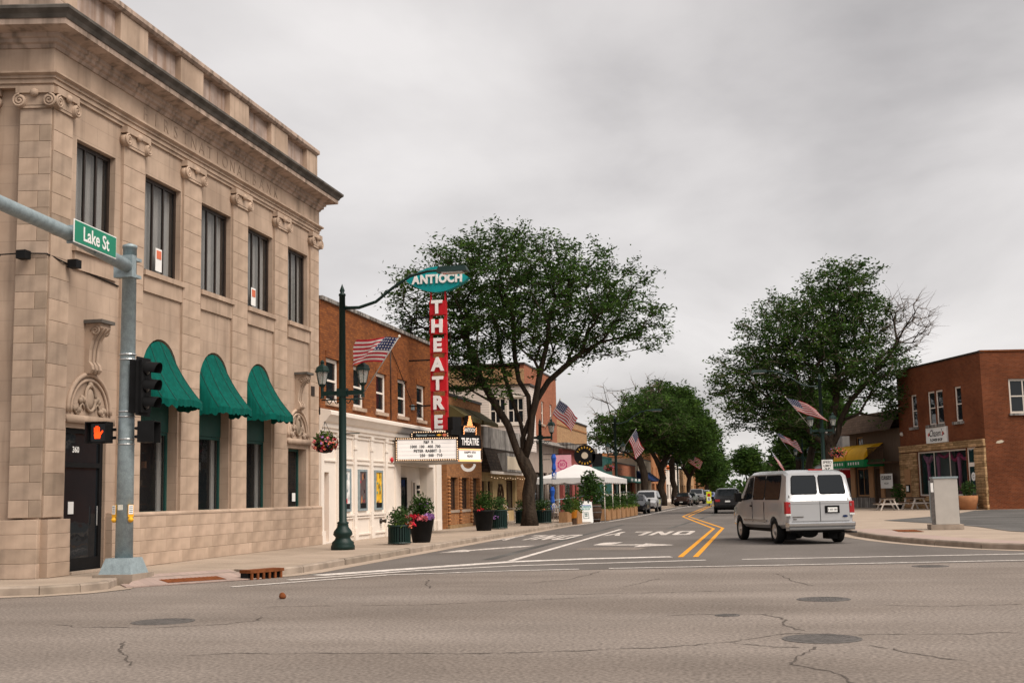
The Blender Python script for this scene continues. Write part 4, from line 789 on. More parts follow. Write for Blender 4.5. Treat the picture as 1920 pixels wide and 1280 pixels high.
# projecting signs
t = world_thing('pink_shop_sign', 'square pink projecting sign with magenta emblem above the tent', 'sign', (-12.35, 74.5, 3.35)); MB().plate(rect(-.55, .55, -.6, .6), [], -.03, .06).build('board', 'pink_sign', t); MB().plate([(.33*math.cos(k*R(22.5))*(1 if k % 2 else .85), .33*math.sin(k*R(22.5))*(1 if k % 2 else .85)) for k in range(16)], [[(.24*math.cos(-k*R(30)), .24*math.sin(-k*R(30))) for k in range(12)]], -.036, .004).build('emblem', 'magenta', t); text('letters', 'BD', .26, 'magenta', t, (0, -.036, 0), ext=.002, off=.005); tube('bracket', 'black', t, [(-1.2, 0, .66), (.5, 0, .66)], .02, 6)
t = world_thing('round_shop_sign', 'round black projecting sign with yellow lettering ring beside the pink sign', 'sign', (-11.75, 80, 4.05)); MB().lathe([(.72, -.05), (.72, .05)], (0, 0, 0), 28, Matrix.Rotation(R(90), 4, 'X')).build('disc', 'black', t); MB().lathe([(.22, 0), (.22, .02)], (0, 0, .05), 20, Matrix.Rotation(R(90), 4, 'X')).build('centre', 'cream_wall', t)
b = MB()
for k in range(18):
    if k in (4, 5, 6, 12, 13, 14): continue
    a_ = k*R(20); b.box(-.035, .035, -.075, -.055, .47, .6, Matrix.Rotation(a_, 4, 'Y'))
b.build('ring_lettering', 'fl_yellow', t, kind='stuff'); tube('bracket', 'black', t, [(-1.8, 0, .75), (.2, 0, .75)], .03, 6); tube('post', 'black', t, [(0, .0, -.7), (0, .0, -1.2)], .03, 6); MB().box(.5, 1.15, -.05, .05, -.75, .1).build('menu_board', 'black', t)
# ------------------------------------------------------------------ right hand buildings
AR = R(-71.25)
rb = T('red_brick_corner_shop', 'two storey dark red brick shop with ledgestone shopfront beyond the parking lot', 'building', (9.0, 87.1, 0), AR)
wr = [(1.95, 2.85), (4.4, 5.45), (5.5, 6.55), (8.05, 8.95)]
MB().plate(rect(0, 11.5, .1, 9.4), [rect(a, b, 5.5, 7.65) for a, b in wr]+[rect(2.5, 9.05, .95, 3.82), rect(9.2, 10.25, .2, 3.85)], 0, .3).build('front_wall', 'brick_red', rb)
MS = Matrix.Translation((11.5, 0, 0)) @ Matrix.Rotation(R(11.66)-AR, 4, 'Z')
MB().plate(rect(0, 16, .1, 9.45), [rect(1.6, 3.4, 5.75, 7.8), rect(7, 8.6, 5.75, 7.8)], .0, .3, MS).build('side_wall', 'brick_red', rb)
for a in (1.6, 7.0):
    w = window(rb, a, a+1.7, 5.75, 7.8, .08, 'paint_cream', .12, 2, 2, sill=.2, sillm='fascia_grey'); w.matrix_local = MS
MB().prism([(0.1, 1.7), (11.2, 1.7), (12.8, 15), (.1, 15)], .1, 9.2).build('inner_mass', 'dark_room', rb); MB().box(-.05, 11.55, -.06, .3, 9.4, 9.52).build('coping', 'bronze', rb); MB().box(0, 16, -.06, .3, 9.45, 9.55, MS).build('coping', 'rust', rb)
for a, b in wr: window(rb, a, b, 5.5, 7.65, .1, 'paint_white', .1, 2, 1, 'glass_dark'); 
for a, b in ((1.85, 2.95), (4.3, 6.65), (7.9, 9.1)): box('stone_sill', 'fascia_grey', rb, a, b, -.18, .1, 5.32, 5.49)
# ledgestone surround, each course laid in separate stones
random.seed(11); lc = {}
def ledge(x0, x1, z0, z1):
    z = z0
    while z < z1-.05:
        h = min(random.choice((.13, .17, .2)), z1-z); x = x0
        while x < x1-.02:
            w = min(random.choice((.5, .75, 1.0, 1.3)), x1-x); k = (round(w, 2), round(h, 2))
            if k not in lc: lc[k] = MB().cbox(.006, w-.006, 0, .14, .006, h-.006, .014).mesh('ledge_stone', 'ledge_stone')
            link('ledge_stone', lc[k], rb, loc=(x, -.14-random.choice((0, .01, .025)), z)); x += w
        z += h
ledge(0, 2.45, .12, 3.8); ledge(10.28, 11.5, .12, 3.8); ledge(0, 11.5, 3.86, 4.3); ledge(2.45, 9.1, .12, .9)
sf_ = window(rb, 2.5, 9.05, .95, 3.82, .05, 'paint_cream', .1, 1, 3, 'glass_clear')
MB().box(2.5, 9.05, 1.6, 1.65, .9, 3.9).box(2.5, 9.05, .3, 1.6, .9, .95).box(2.5, 9.05, .3, 1.6, 3.85, 3.9).build('display_room', 'dark_room', rb)
box('display_backdrop', 'room_grey', rb, 2.6, 5.2, 1.2, 1.25, .95, 3.85)
def drape(x0, x1, z, sag, m='pink_drape'):
    P = [(x0+(x1-x0)*k/12, .35, z-sag*math.sin(math.pi*k/12)) for k in range(13)]; MB().tube(P, .11, 6).build('garland', m, rb, True)
drape(2.8, 3.9, 3.55, .45); drape(4.8, 6.4, 3.65, .25, 'magenta'); drape(6.4, 7.6, 3.6, .45, 'magenta'); drape(7.6, 8.9, 3.6, .4, 'magenta')
for x_, m_ in ((3.2, 'pink_drape'), (4.6, 'pink_drape'), (7.4, 'pink_drape')): MB().tube([(x_, .4, 3.5), (x_+.05, .38, 2.4), (x_, .4, 1.0)], [.16, .1, .14], 7).build('hanging_cloth', m_, rb, True)
for x_, z_, r_, m_ in ((3.0, 2.9, .3, 'dark_room'), (3.4, 1.3, .3, 'magenta'), (3.1, 1.2, .22, 'teal_sign'), (4.6, 1.5, .2, 'fl_white'), (6.2, 1.5, .25, 'dull_orange'), (8.3, 1.4, .25, 'fl_red')): MB().lathe([(r_*.5, -r_), (r_, -r_*.3), (r_, r_*.4), (r_*.4, r_)], (x_, .55, z_), 9).build('display_item', m_, rb, True)
dr = MB().box(9.2, 9.3, .04, .1, .2, 3.85).box(10.15, 10.25, .04, .1, .2, 3.85).box(9.3, 10.15, .04, .1, 3.75, 3.85).box(9.3, 10.15, .04, .1, 2.7, 2.95).box(9.3, 10.15, .04, .1, .2, .6).build('door', 'paint_white', rb)
box('pane', 'glass_dark', dr, 9.3, 10.15, .06, .07, .6, 2.7); box('pane', 'glass_dark', dr, 9.3, 10.15, .06, .07, 2.95, 3.75); MB().lathe([(.26, 0), (.26, .01)], (0, 0, 0), 18, Matrix.Translation((9.72, .055, 2.1)) @ Matrix.Rotation(R(90), 4, 'X')).build('round_sticker', 'sign_white', dr); text('sticker_letter', 'C', .3, 'black', dr, (9.72, .04, 2.1), ext=.001)
sg = MB().box(4.1, 6.95, -.1, -.0, 4.32, 5.3).build('shop_sign', 'sign_white', rb)
text('lettering', "Chasen's", .62, 'black', sg, (5.5, -.104, 4.92), ext=.002, shear=.35, off=.004, sx=.85); text('lettering', 'FLOWER SHOP', .25, 'black', sg, (5.5, -.104, 4.5), ext=.002, off=.008)
for x_ in (4.55, 6.5):
    for q in range(3): MB().lathe([(.1-.02*q, 0), (.09-.02*q, .01)], (0, 0, 0), 8, Matrix.Translation((x_+.08*(q-1), -.1-.002*q, 4.85+.08*(q % 2))) @ Matrix.Rotation(R(90), 4, 'X')).build('flower_print', ('fl_pink', 'fl_coral', 'black')[q], sg)
box('service_door', 'wood', rb, .75, 1.65, -.19, -.16, .2, 2.75); box('menu_case', 'black', rb, 1.0, 1.55, -.26, -.195, 1.2, 1.7); box('menu_sheet', 'sign_white', rb, 1.1, 1.45, -.268, -.262, 1.27, 1.62)
tube('pipe', 'paint_cream', rb, [(.4, -.05, 5.1), (.5, -.05, 5.15)], .14, 8); box('render_patch', 'cream_wall', rb, 0, .0, 0, 0, 0, 0) if False else None
MB().prism([(.6, .02), (.8, 0), (1.0, .04), (1.1, .12), (.95, .2), (.7, .14)], 0, .012, MS @ Matrix.Translation((0, 0, 4.0)) @ Matrix.Rotation(R(90), 4, 'X')).build('plaster_patch', 'cream_wall', rb)
# brown mansard shop
bm = T('mansard_shop', 'brown two storey shop with shingled mansard roof and yellow green awning', 'building', (6.2, 95.4, 0), AR)
MB().plate(rect(0, 8.7, .1, 5.6), [rect(.9, 3.2, .95, 3.0), rect(4.2, 5.2, .2, 2.9), rect(1.2, 2.4, 4.0, 5.3)], 0, .3).build('front_wall', 'brown_wood', bm)
window(bm, .9, 3.2, .95, 3.0, .1, 'wood', .1, 1, 2); window(bm, 1.2, 2.4, 4.0, 5.3, .1, 'wood', .1, 1, 2); box('door', 'wood_dark', bm, 4.2, 5.2, .1, .15, .2, 2.9); MB().box(.02, 8.6, .4, 9, .1, 5.5).build('inner_mass', 'brown_wood', bm)
MB().add([(0, .1, 6.9), (8.75, .1, 6.9), (8.75, -.75, 5.5), (0, -.75, 5.5), (0, 8, 6.9), (8.75, 8, 6.9), (-.8, 8, 5.5), (-.8, -.75, 5.5), (-.0, -.75, 5.5)], [(0, 3, 2, 1), (0, 1, 5, 4), (0, 4, 6, 7), (0, 7, 3), (7, 6, 5, 2)]).build('mansard_roof', 'shingle_brown', bm)
for a, b, m_ in ((0, .8, 'wood'), (3.3, 4.1, 'wood'), (5.3, 5.9, 'wood')): box('timber_post', m_, bm, a, b, -.08, .0, .3, 3.1)
box('stone_base', 'fascia_grey', bm, 0, 4.1, -.3, .0, .1, .85)
n = 10; 
for a, b in ((-.2, 2.6), (2.75, 6.0)):
    vs = []
    for k in range(n+1):
        t_ = k/n*math.pi/2
        for x_ in (a, b): vs.append((x_, -.02-1.5*math.sin(t_), 3.55+1.15*math.cos(t_)))
    aw = MB().add(vs, [(2*k, 2*k+2, 2*k+3, 2*k+1) for k in range(n)]+[tuple(2*k for k in range(n+1)), tuple(2*k+1 for k in range(n+1))[::-1]]).build('awning', 'awning_yellow', bm)
    MB().box(a, b, -1.525, -1.5, 3.05, 3.55).box(a, a+.02, -1.5, 0, 3.05, 3.55).box(b-.02, b, -1.5, 0, 3.05, 3.55).build('awning_band', 'awning_green', aw)
    for k in range(5): box('awning_lettering', 'letter_white', aw, a+.4+k*.45, a+.6+k*.45, -1.535, -1.526, 3.2, 3.4)
b = MB().box(6.0, 8.7, -1.3, 0, 3.2, 3.32)
for k in range(13): b.box(6.1+k*.2, 6.13+k*.2, -1.25, -1.2, 3.32, 4.3)
b.box(6.0, 8.7, -1.27, -1.19, 4.3, 4.36).build('balcony', 'wood_dark', bm)
cs = MB().box(6.3, 8.2, -.5, -.46, 1.5, 2.5).build('hanging_board', 'sign_white', bm); text('lettering', 'CURBSIDE', .36, 'black', cs, (7.25, -.505, 2.2), ext=.002, off=.008); text('lettering', 'PICK UP', .18, 'black', cs, (7.25, -.505, 1.82), ext=.002)
# grey building
gb = T('grey_metal_building', 'plain grey panel building with white trim behind the speed limit sign', 'building', (4.7, 108.3, 0), R(-84))
MB().plate(rect(0, 10.6, .1, 6.15), [rect(8.6, 9.6, .4, 3.2), rect(4, 7.4, .8, 2.8)], 0, .25).build('front_wall', 'grey_metal', gb); window(gb, 8.6, 9.6, .4, 3.2, .05, 'paint_white', .12, 1, 1); window(gb, 4, 7.4, .8, 2.8, .05, 'paint_white', .1, 1, 2)
MB().box(.02, 10.4, .3, 9, .1, 6.1).build('inner_mass', 'grey_metal', gb); MB().box(10.4, 10.6, .26, 3.4, .1, 6.15).build('side_wall', 'grey_metal', gb); MB().box(-.05, 10.65, -.05, 3.4, 6.15, 6.3).build('trim', 'paint_cream', gb)
for k in range(9): box('panel_seam', 'grey_metal', gb, .6+k*1.15, .64+k*1.15, -.02, 0, .2, 6.1)
MB().box(10.62, 11.7, -.8, 2.2, 2.35, 2.95).build('side_awning', 'red_sign', gb); tube('handrail', 'galv', gb, [(10.9, -1.6, .1), (10.9, -1.6, 1.1), (12.6, -1.6, 1.1), (12.6, -1.6, .1)], .03, 6)
ob = T('orange_brick_house', 'narrow orange brick wall seen between grey building and mansard shop', 'building', (7.3, 101.5, 0), R(11.66)); MB().plate(rect(0, 3.2, .1, 6.0), [rect(1.2, 2.0, 3.6, 5.0)], 0, .25).build('front_wall', 'brick_shop', ob); window(ob, 1.2, 2.0, 3.6, 5.0, .05, 'wood_dark', .08, 2, 1)
fr = [('far_right_shop', 'far right side blue fronted shop behind the van roof', 112, 128, 4.3, 'blue_item'), ('far_right_shop', 'far right side orange shop behind the van roof', 128.5, 150, 4.6, 'dull_orange'), ('far_right_shop', 'far right side pale green shop behind the street trees', 150.5, 185, 4.4, 'galv')]
for nm, lb_, a, b, h_, m_ in fr:
    s_ = T(nm, lb_, 'building', (6.3, b, 0), R(-90), 'far shops along the right side'); L_ = b-a; n = int(L_/5); hs = [rect(1+k*5, 4.2+k*5, .6, 2.6) for k in range(n)]
    MB().plate(rect(0, L_, .1, h_), hs, 0, .25).build('front_wall', m_, s_); MB().box(.05, L_-.05, .3, 10, .1, h_-.1).build('inner_mass', m_, s_); box('coping', 'bronze', s_, 0, L_, -.05, .3, h_, h_+.12)
    for k in range(n): window(s_, 1+k*5, 4.2+k*5, .6, 2.6, .1, 'wood_dark', .1, 1, 2)
# ------------------------------------------------------------------ traffic signal
tp = T('signal_pole', 'galvanised traffic signal pole with long mast arm on concrete footing at bank corner', 'pole', (-12.3, 21.9, 0))
MB().lathe([(.17, .45), (.155, 3.0), (.135, 6.6), (.145, 6.6), (.145, 6.66), (.05, 6.7)], n=20).build('pole', 'galv', tp, True)
MB().prism([(-.42, -.42), (.42, -.42), (.42, .42), (-.42, .42)], -.02, .2).build('footing', 'kerb_concrete', tp); b = MB(); b.add([(-.34, -.34, .2), (.34, -.34, .2), (.34, .34, .2), (-.34, .34, .2), (-.25, -.25, .5), (.25, -.25, .5), (.25, .25, .5), (-.25, .25, .5)], [(0, 1, 5, 4), (1, 2, 6, 5), (2, 3, 7, 6), (3, 0, 4, 7), (4, 5, 6, 7)]).build('base_cover', 'galv', tp)
tube('mast_arm', 'galv', tp, [(0.05, -.1, 6.2), (.24, -1.4, 6.225), (.5, -3.2, 6.265), (.62, -5.2, 6.3), (.86, -9.0, 6.37)], [.13, .128, .122, .115, .1], 16); MB().box(-.2, .2, -.26, -.1, 5.98, 6.42).box(-.17, .17, -.15, .17, 6.0, 6.06).box(-.17, .17, -.15, .17, 6.34, 6.4).build('arm_bracket', 'galv', tp)
for z_ in (4.45, 4.35, 3.32, 3.22, 2.78, 2.68): MB().lathe([(.166, 0), (.17, .012), (.166, .024)], (0, 0, z_), 20).build('steel_band', 'alloy', tp)
box('pole_sticker', 'fl_white', tp, -.05, .05, -.18, -.165, 1.42, 1.52)
st = T('street_sign', 'green Lake St name plate with white border on the mast arm', 'sign', (-11.78, 19.5, 6.26), R(94))
MB().box(-.80, .80, -.15, -.135, -.205, .205).build('plate', 'sign_white', st); MB().box(-.78, .78, -.156, -.1505, -.185, .185).build('green_face', 'sign_green', st); text('letters', 'Lake St', .35, 'sign_white', st, (0, -.16, -.012), ext=.002, off=.006, sx=.96)
for x_ in (-.5, .5): MB().box(x_-.03, x_+.03, -.124, .13, -.16, .16).build('bracket', 'galv', st)
sh = T('traffic_light', 'black three lens traffic light seen from the side on the signal pole', 'traffic light', (-11.95, 21.9, 3.3), R(90))
MB().box(-.19, .19, -.06, .2, 0, 1.03).build('housing', 'black', sh); MB().box(-.27, .27, .0, .02, -.06, 1.09).build('backplate', 'black', sh)
for k in range(3):
    z_ = .18+k*.34; vs = []; n = 12
    for q in range(n+1):
        a_ = -.35+q/n*(math.pi+.7); cx_, cz_ = .15*math.cos(a_), .15*math.sin(a_); ln = .30-.10*(1-math.sin(a_))*.5
        vs += [(cx_, -.06, z_+cz_), (cx_*.98, -.06-ln, z_+cz_*.98-.03)]
    MB().add(vs, [(2*q, 2*q+2, 2*q+3, 2*q+1) for q in range(n)]).build('visor', 'black', sh, True); MB().lathe([(.13, 0), (.1, .03), (.03, .045)], (0, 0, 0), 14, Matrix.Translation((0, -.06, z_)) @ Matrix.Rotation(R(90), 4, 'X')).build('lens', 'black_gloss', sh, True)
tube('mount', 'black', sh, [(0, .2, .9), (0, .32, .9)], .04, 6); tube('mount', 'black', sh, [(0, .2, .1), (0, .32, .1)], .04, 6)
def pedhead(loc, rz, label, hand):
    t = T('pedestrian_signal', label, 'pedestrian signal', loc, rz); t.scale = (.9, .9, .9); MB().box(-.24, .24, -.1, .12, 0, .46).build('housing', 'black', t)
    MB().box(-.24, .24, -.24, -.1, .44, .46).box(-.24, -.22, -.24, -.1, .0, .44).box(.22, .24, -.24, -.1, 0, .44).build('visor', 'black', t); box('screen', 'black_gloss', t, -.2, .2, -.104, -.1, .04, .42)
    if hand:
        b = MB().plate([(-.07, .1), (.05, .1), (.07, .2), (.05, .24), (-.08, .24), (-.085, .17)], [], -.112, .006)
        for x_, z0, z1, w_ in ((-.075, .24, .34, .026), (-.042, .24, .37, .027), (-.008, .24, .375, .027), (.026, .24, .35, .026)): b.plate(rect(x_-w_/2, x_+w_/2, z0, z1), [], -.112, .006)
        b.plate([(.06, .17), (.12, .25), (.105, .28), (.05, .23)], [], -.112, .006); b.build('lit_hand', 'hand_lit', t)
    tube('mount', 'black', t, [(0, .1, .3), (.3 if hand else -.25, .15, .3)], .035, 6); tube('mount', 'black', t, [(0, .1, .12), (.3 if hand else -.25, .15, .12)], .035, 6); return t
pedhead((-12.78, 21.75, 2.72), R(6), 'pedestrian signal showing a lit orange hand left of the pole', True); pedhead((-11.9, 21.95, 2.72), R(100), 'dark pedestrian signal turned sideways right of the pole', False)
def pushbutton(loc, rz, label):
    t = T('push_button', label, 'push button', loc, rz, 'crossing push buttons'); t.scale = (.72,)*3; MB().box(-.075, .075, -.03, .03, .0, .33).build('plate', 'yellow_paint', t); box('instruction_sign', 'sign_white', t, -.06, .06, -.036, -.0305, .08, .32)
    for k in range(4): box('print', 'black', t, -.045, .045, -.038, -.0362, .12+k*.05, .135+k*.05)
    MB().lathe([(.075, 0), (.075, .06), (.04, .09), (.03, .11)], (0, 0, 0), 12, Matrix.Translation((0, .02, -.07)) @ Matrix.Rotation(R(90), 4, 'X')).build('button_housing', 'yellow_paint', t, True)
pushbutton((-12.46, 21.80, 1.28), R(-18), 'yellow crossing button with sign on left side of the signal pole'); pushbutton((-12.13, 21.82, 1.28), R(38), 'yellow crossing button with sign on right side of the signal pole')
# ------------------------------------------------------------------ street lamps
def lamp_post(loc, rz, label, arm, h=7.1):
    t = T('street_lamp', label, 'street lamp', loc, rz, 'green street lamps')
    MB().lathe([(.33, 0), (.33, .1), (.30, .16), (.31, .2), (.22, .28), (.2, .34), (.27, .42), (.25, .5), (.16, .62), (.15, .7), (.17, .74), (.11, .78), (.105, h*.5), (.085, h), (.1, h), (.1, h+.05), (.05, h+.09), (.075, h+.15), (.0, h+.35)], n=18).build('pole', 'green_paint', t, True)
    MB().box(-.62, .62, -.045, .045, 4.28, 4.4).box(-.14, .14, -.11, .11, 4.24, 4.46).build('crossarm', 'green_paint', t); tube('scroll_bracket', 'green_paint', t, [(-.62, 0, 4.16), (.62, 0, 4.16)], .02, 6); tube('flag_socket', 'green_paint', t, [(.08, 0, 3.2), (.5, 0, 3.2)], .015, 6)
    for s in (-1, 1):
        tube('scroll', 'green_paint', t, [(s*(.12+.2*q), 0, 4.1-.06*math.sin(q*6)) for q in np.linspace(0, 1.8, 12)], .014, 5)
        ln = MB().lathe([(.06, 4.2), (.045, 4.3), (.05, 4.52), (.09, 4.56), (.11, 4.6)], (s*.6, 0, 0), 8).build('lantern', 'green_paint', t)
        MB().lathe([(.105, 4.605), (.175, 4.95), (.17, 4.95), (.1, 4.61)], (s*.6, 0, 0), 6).build('lantern_glass', 'glass_lamp', ln); MB().lathe([(.05, 4.62), (.05, 4.8), (.03, 4.84)], (s*.6, 0, 0), 8).build('lamp', 'fl_white', ln)
        b = MB().lathe([(.215, 4.95), (.215, 4.99), (.17, 5.1), (.06, 5.16), (.05, 5.2), (.07, 5.23), (.0, 5.32)], (s*.6, 0, 0), 6)
        for k in range(6): a_ = k*R(60); b.tube([(s*.6+.108*math.cos(a_), .108*math.sin(a_), 4.6), (s*.6+.18*math.cos(a_), .18*math.sin(a_), 4.96)], .01, 4)
        b.build('lantern_cap', 'green_paint', ln)
    if arm:
        tube('curved_arm', 'green_paint', t, [(0, 0, h-.35), (.5, 0, h-.36), (1.0, 0, h-.22), (1.5, 0, h+.15), (2.0, 0, h+.45), (2.5, 0, h+.56), (2.9, 0, h+.58)], [.05, .048, .046, .044, .042, .04, .04], 8); tube('lamp_head', 'green_paint', t, [(2.75, 0, h+.6), (3.9, 0, h+.6)], [.1, .1], 4) if False else None
        MB().add([(2.8, -.16, h+.5), (3.7, -.2, h+.5), (3.7, .2, h+.5), (2.8, .16, h+.5), (2.85, -.12, h+.66), (3.62, -.13, h+.66), (3.62, .13, h+.66), (2.85, .12, h+.66)], [(3, 2, 1, 0), (4, 5, 6, 7), (0, 1, 5, 4), (1, 2, 6, 5), (2, 3, 7, 6), (3, 0, 4, 7)]).build('lamp_head', 'green_paint', t); box('lens', 'lamp_clear', t, 2.95, 3.55, -.13, .13, h+.46, h+.498)
    return t
GL = 'green street lamps'
L0 = lamp_post((-11.58, 32.4, .15), 0, 'tall green street lamp with curved arm in front of the theatre', True)
L1_ = lamp_post((-11.5, 62.5, .15), 0, 'shorter green street lamp standing just right of the big tree', False, 5.0)
dup(L0, (-11.4, 94, .15), 0, 'green street lamp with curved arm rising behind the white tent', GL); dup(L0, (3.42, 77.3, .15), R(180), 'green street lamp with arm reaching left before the right big tree', GL).scale = (1.12, 1.12, 1.14)
dup(L0, (-11.4, 160, .15), 0, 'far green street lamp among the left street trees', GL); dup(L0, (3.3, 118, .15), R(180), 'green street lamp farther down the right pavement', GL)
# flags
def flag(base, tip, fly, label, hoist=.95, length=1.55, droop=.25, seed=0):
    base, tip, fly = Vector(base), Vector(tip), Vector(fly).normalized(); amp = 1.7 if seed == 1 else 1.0; t = T('flag', label, 'flag', base, 0, 'american flags on the lamp posts')
    d = (tip-base); pd = d.normalized(); tube('flag_pole', 'alloy', t, [(0, 0, 0), d], .016, 6); MB().lathe([(.03, -.03), (.04, 0), (.02, .04)], d, 8).build('finial', 'fl_white', t)
    nu, nv = 30, 16; vs = []; nrm = fly.cross(pd).normalized(); r_ = random.Random(seed); ph = r_.random()*6
    for i in range(nu+1):
        for j in range(nv+1):
            u, v = i/nu, j/nv; p = d-pd*(.05+hoist*(1-v))+fly*length*u
            p += nrm*amp*(.12*u**.6*math.sin(7*u+3*v+ph)+.05*u*math.sin(13*u-4*v+ph)) ; p.z -= droop*u*u*(.6+.4*(1-v)); p += pd*(.06*math.sin(5*u+ph)*u)
            vs.append(p)
    me = bpy.data.meshes.new('cloth'); me.from_pydata([tuple(p) for p in vs], [], [(i*(nv+1)+j, (i+1)*(nv+1)+j, (i+1)*(nv+1)+j+1, i*(nv+1)+j+1) for i in range(nu) for j in range(nv)])
    uvl = me.uv_layers.new(name='UVMap'); 
    for l in me.loops: uvl.data[l.index].uv = ((l.vertex_index//(nv+1))/nu, (l.vertex_index % (nv+1))/nv)
    me.materials.append(MATS['flag']); me.shade_smooth(); link('cloth', me, t); return t
flag((-10.95, 32.35, 4.46), (-9.75, 31.9, 5.95), (-1, .25, .16), 'american flag blowing left on the lamp post before the theatre', .85, 1.2, .22, 1)
flag((-11.2, 62.3, 4.9), (-10.25, 61.6, 6.4), (.8, -.2, -.75), 'american flag hanging beside the tall brick house above the tent', .9, 1.4, .0, 2)
flag((-11.0, 93.7, 4.6), (-9.65, 93, 6.35), (.35, -.1, -.95), 'american flag hanging over the parked cars behind the tent', 1.0, 1.6, .0, 3)
flag((-11.0, 135, 4.4), (-9.4, 134, 6.2), (-1, 0, -.3), 'small dark american flag among the left trees', 1.0, 1.5, .3, 4); flag((-10.6, 160, 4.6), (-9.6, 159, 6.4), (.9, 0, -.5), 'far american flag over the parked brown car', 1.2, 1.8, .3, 5)
flag((2.75, 77.1, 5.3), (1.3, 76.5, 7.2), (.9, -.2, -.3), 'american flag on the right lamp post in front of the big tree', 1.1, 1.9, .2, 6)
flag((2.5, 118, 4.6), (.9, 117, 7.0), (1, -.1, -.45), 'american flag behind the van roof on the right pavement', 1.2, 2.0, .3, 7); flag((2.0, 150, 4.2), (.4, 149, 6.4), (.5, 0, -.85), 'far american flag above the van windows', 1.4, 2.3, .2, 8); flag((1.6, 190, 4.0), (-.3, 189, 6.2), (.8, 0, -.6), 'farthest american flag near the van windscreen', 1.5, 2.4, .2, 9)
# hanging baskets
def basket(loc, label, r=.36, n=420):
    t = T('hanging_basket', label, 'hanging basket', loc, 0, 'flower baskets on the lamp posts'); MB().lathe([(.05, -.28), (.2, -.24), (.3, -.05), (.31, 0), (.25, -.02)], n=12).build('bowl', 'black', t)
    for k in range(3): tube('chain', 'black', t, [(.28*math.cos(k*2.1), .28*math.sin(k*2.1), 0), (0, 0, .62)], .006, 4)
    P = ball(n, (0, 0, .02), r*1.05, r*1.05, r*.72, .5); leafobj('foliage', P, .1, 'leaf_plant', t, .5, 1)
    P = ball(n//3, (0, 0, .2), r*.75, r*.75, r*.4, .5); leafobj('foliage', P, .12, 'leaf_light', t, .4, 1)
    for m_, k in (('fl_pink', 60), ('fl_coral', 45), ('fl_red', 25), ('fl_purple', 30)): P = ball(k, (0, 0, -.02), r*1.08, r*1.08, r*.68, .12); leafobj('blossoms', P, .085, m_, t, .95, 1)
basket((-12.1, 32.4, 3.1), 'flower basket with coral blooms beside the theatre lamp post'); basket((-11.95, 94, 3.5), 'flower basket hanging above the far end of the tent', .42, 200); basket((4.3, 77.4, 3.75), 'flower basket hanging from the right lamp post near the yellow awning', .5, 300)
for x_, y_, z_ in ((-12.1, 32.4, 3.72), (-11.95, 94, 4.12)): pass
# ------------------------------------------------------------------ planters
def foliage(t, z, r, h, n, m='leaf_plant', size=.13): P = ball(n, (0, 0, z+h*.45), r, r, h*.6, .6); leafobj('foliage', P, size, m, t, .35, 1)
def blooms(t, c, r, h, n, m, size=.08): P = ball(n, c, r, r, h, .4); leafobj('blossoms', P, size, m, t, .95, 1)
def slat_planter(x, y, label, fl=(), r=.34, h=.58):
    t = T('slatted_planter', label, 'planter', (x, y, .15), random.random(), 'green slatted planters'); MB().lathe([(r-.05, .05), (r-.05, h-.02)], n=18).build('liner', 'black', t)
    b = MB().lathe([(r, .03), (r+.02, .05), (r, .08)], n=24).lathe([(r, h-.06), (r+.03, h-.03), (r, h)], n=24)
    for k in range(26): b.box(r-.03, r, -.025, .025, .05, h-.03, Matrix.Rotation(k*R(360/26), 4, 'Z'))
    b.build('slat_ring', 'green_paint', t); foliage(t, h, r*1.1, .55, 500); foliage(t, h-.1, r*1.15, .2, 200, 'leaf_light', .1)
    for c, m_, k in fl: blooms(t, c, .16, .1, k, m_)
    return t
def black_planter(x, y, label, fl=(), s=1.0):
    t = T('tapered_planter', label, 'planter', (x, y, .15), 0, 'black tapered planters'); MB().lathe([(.26*s, 0), (.28*s, .03), (.40*s, .7*s), (.42*s, .71*s), (.42*s, .76*s), (.36*s, .74*s)], n=20).build('pot', 'black', t, True)
    foliage(t, .72*s, .42*s, .75*s, 700, 'leaf', .14)
    for c, m_, k in fl: blooms(t, c, .2, .1, k, m_, .09)
    return t
slat_planter(-10.9, 35.5, 'green slatted planter with red geranium nearest the theatre lamp', [((.3, -.2, .6), 'fl_red', 40), ((.2, -.25, .58), 'fl_coral', 30)])
black_planter(-10.62, 36.9, 'black tapered planter full of pink and purple petunias outside the theatre', [((-.1, -.3, .78), 'fl_red', 70), ((.3, -.2, .8), 'fl_purple', 90), ((.15, -.32, .75), 'fl_pink', 60), ((-.35, -.15, .8), 'fl_pink', 30), ((.1, .1, 1.15), 'fl_purple', 25)])
black_planter(-11.3, 48.4, 'black tapered planter with one red bloom before the brick shop', [((.0, -.38, .8), 'fl_red', 18)], 1.08); slat_planter(-11.1, 50.3, 'green slatted bin planter with violet flowers behind the black planter', [((-.1, -.34, .5), 'fl_purple', 30)], .36, .8)
slat_planter(-11.75, 58.9, 'green slatted planter with white blooms left of the tree trunk', [((0, -.2, .8), 'fl_white', 25), ((.2, -.3, .62), 'fl_yellow', 20)], .4, .65); slat_planter(-10.85, 59.3, 'green slatted planter right of the tree trunk', [((0, -.3, .62), 'fl_coral', 20)], .4, .65)
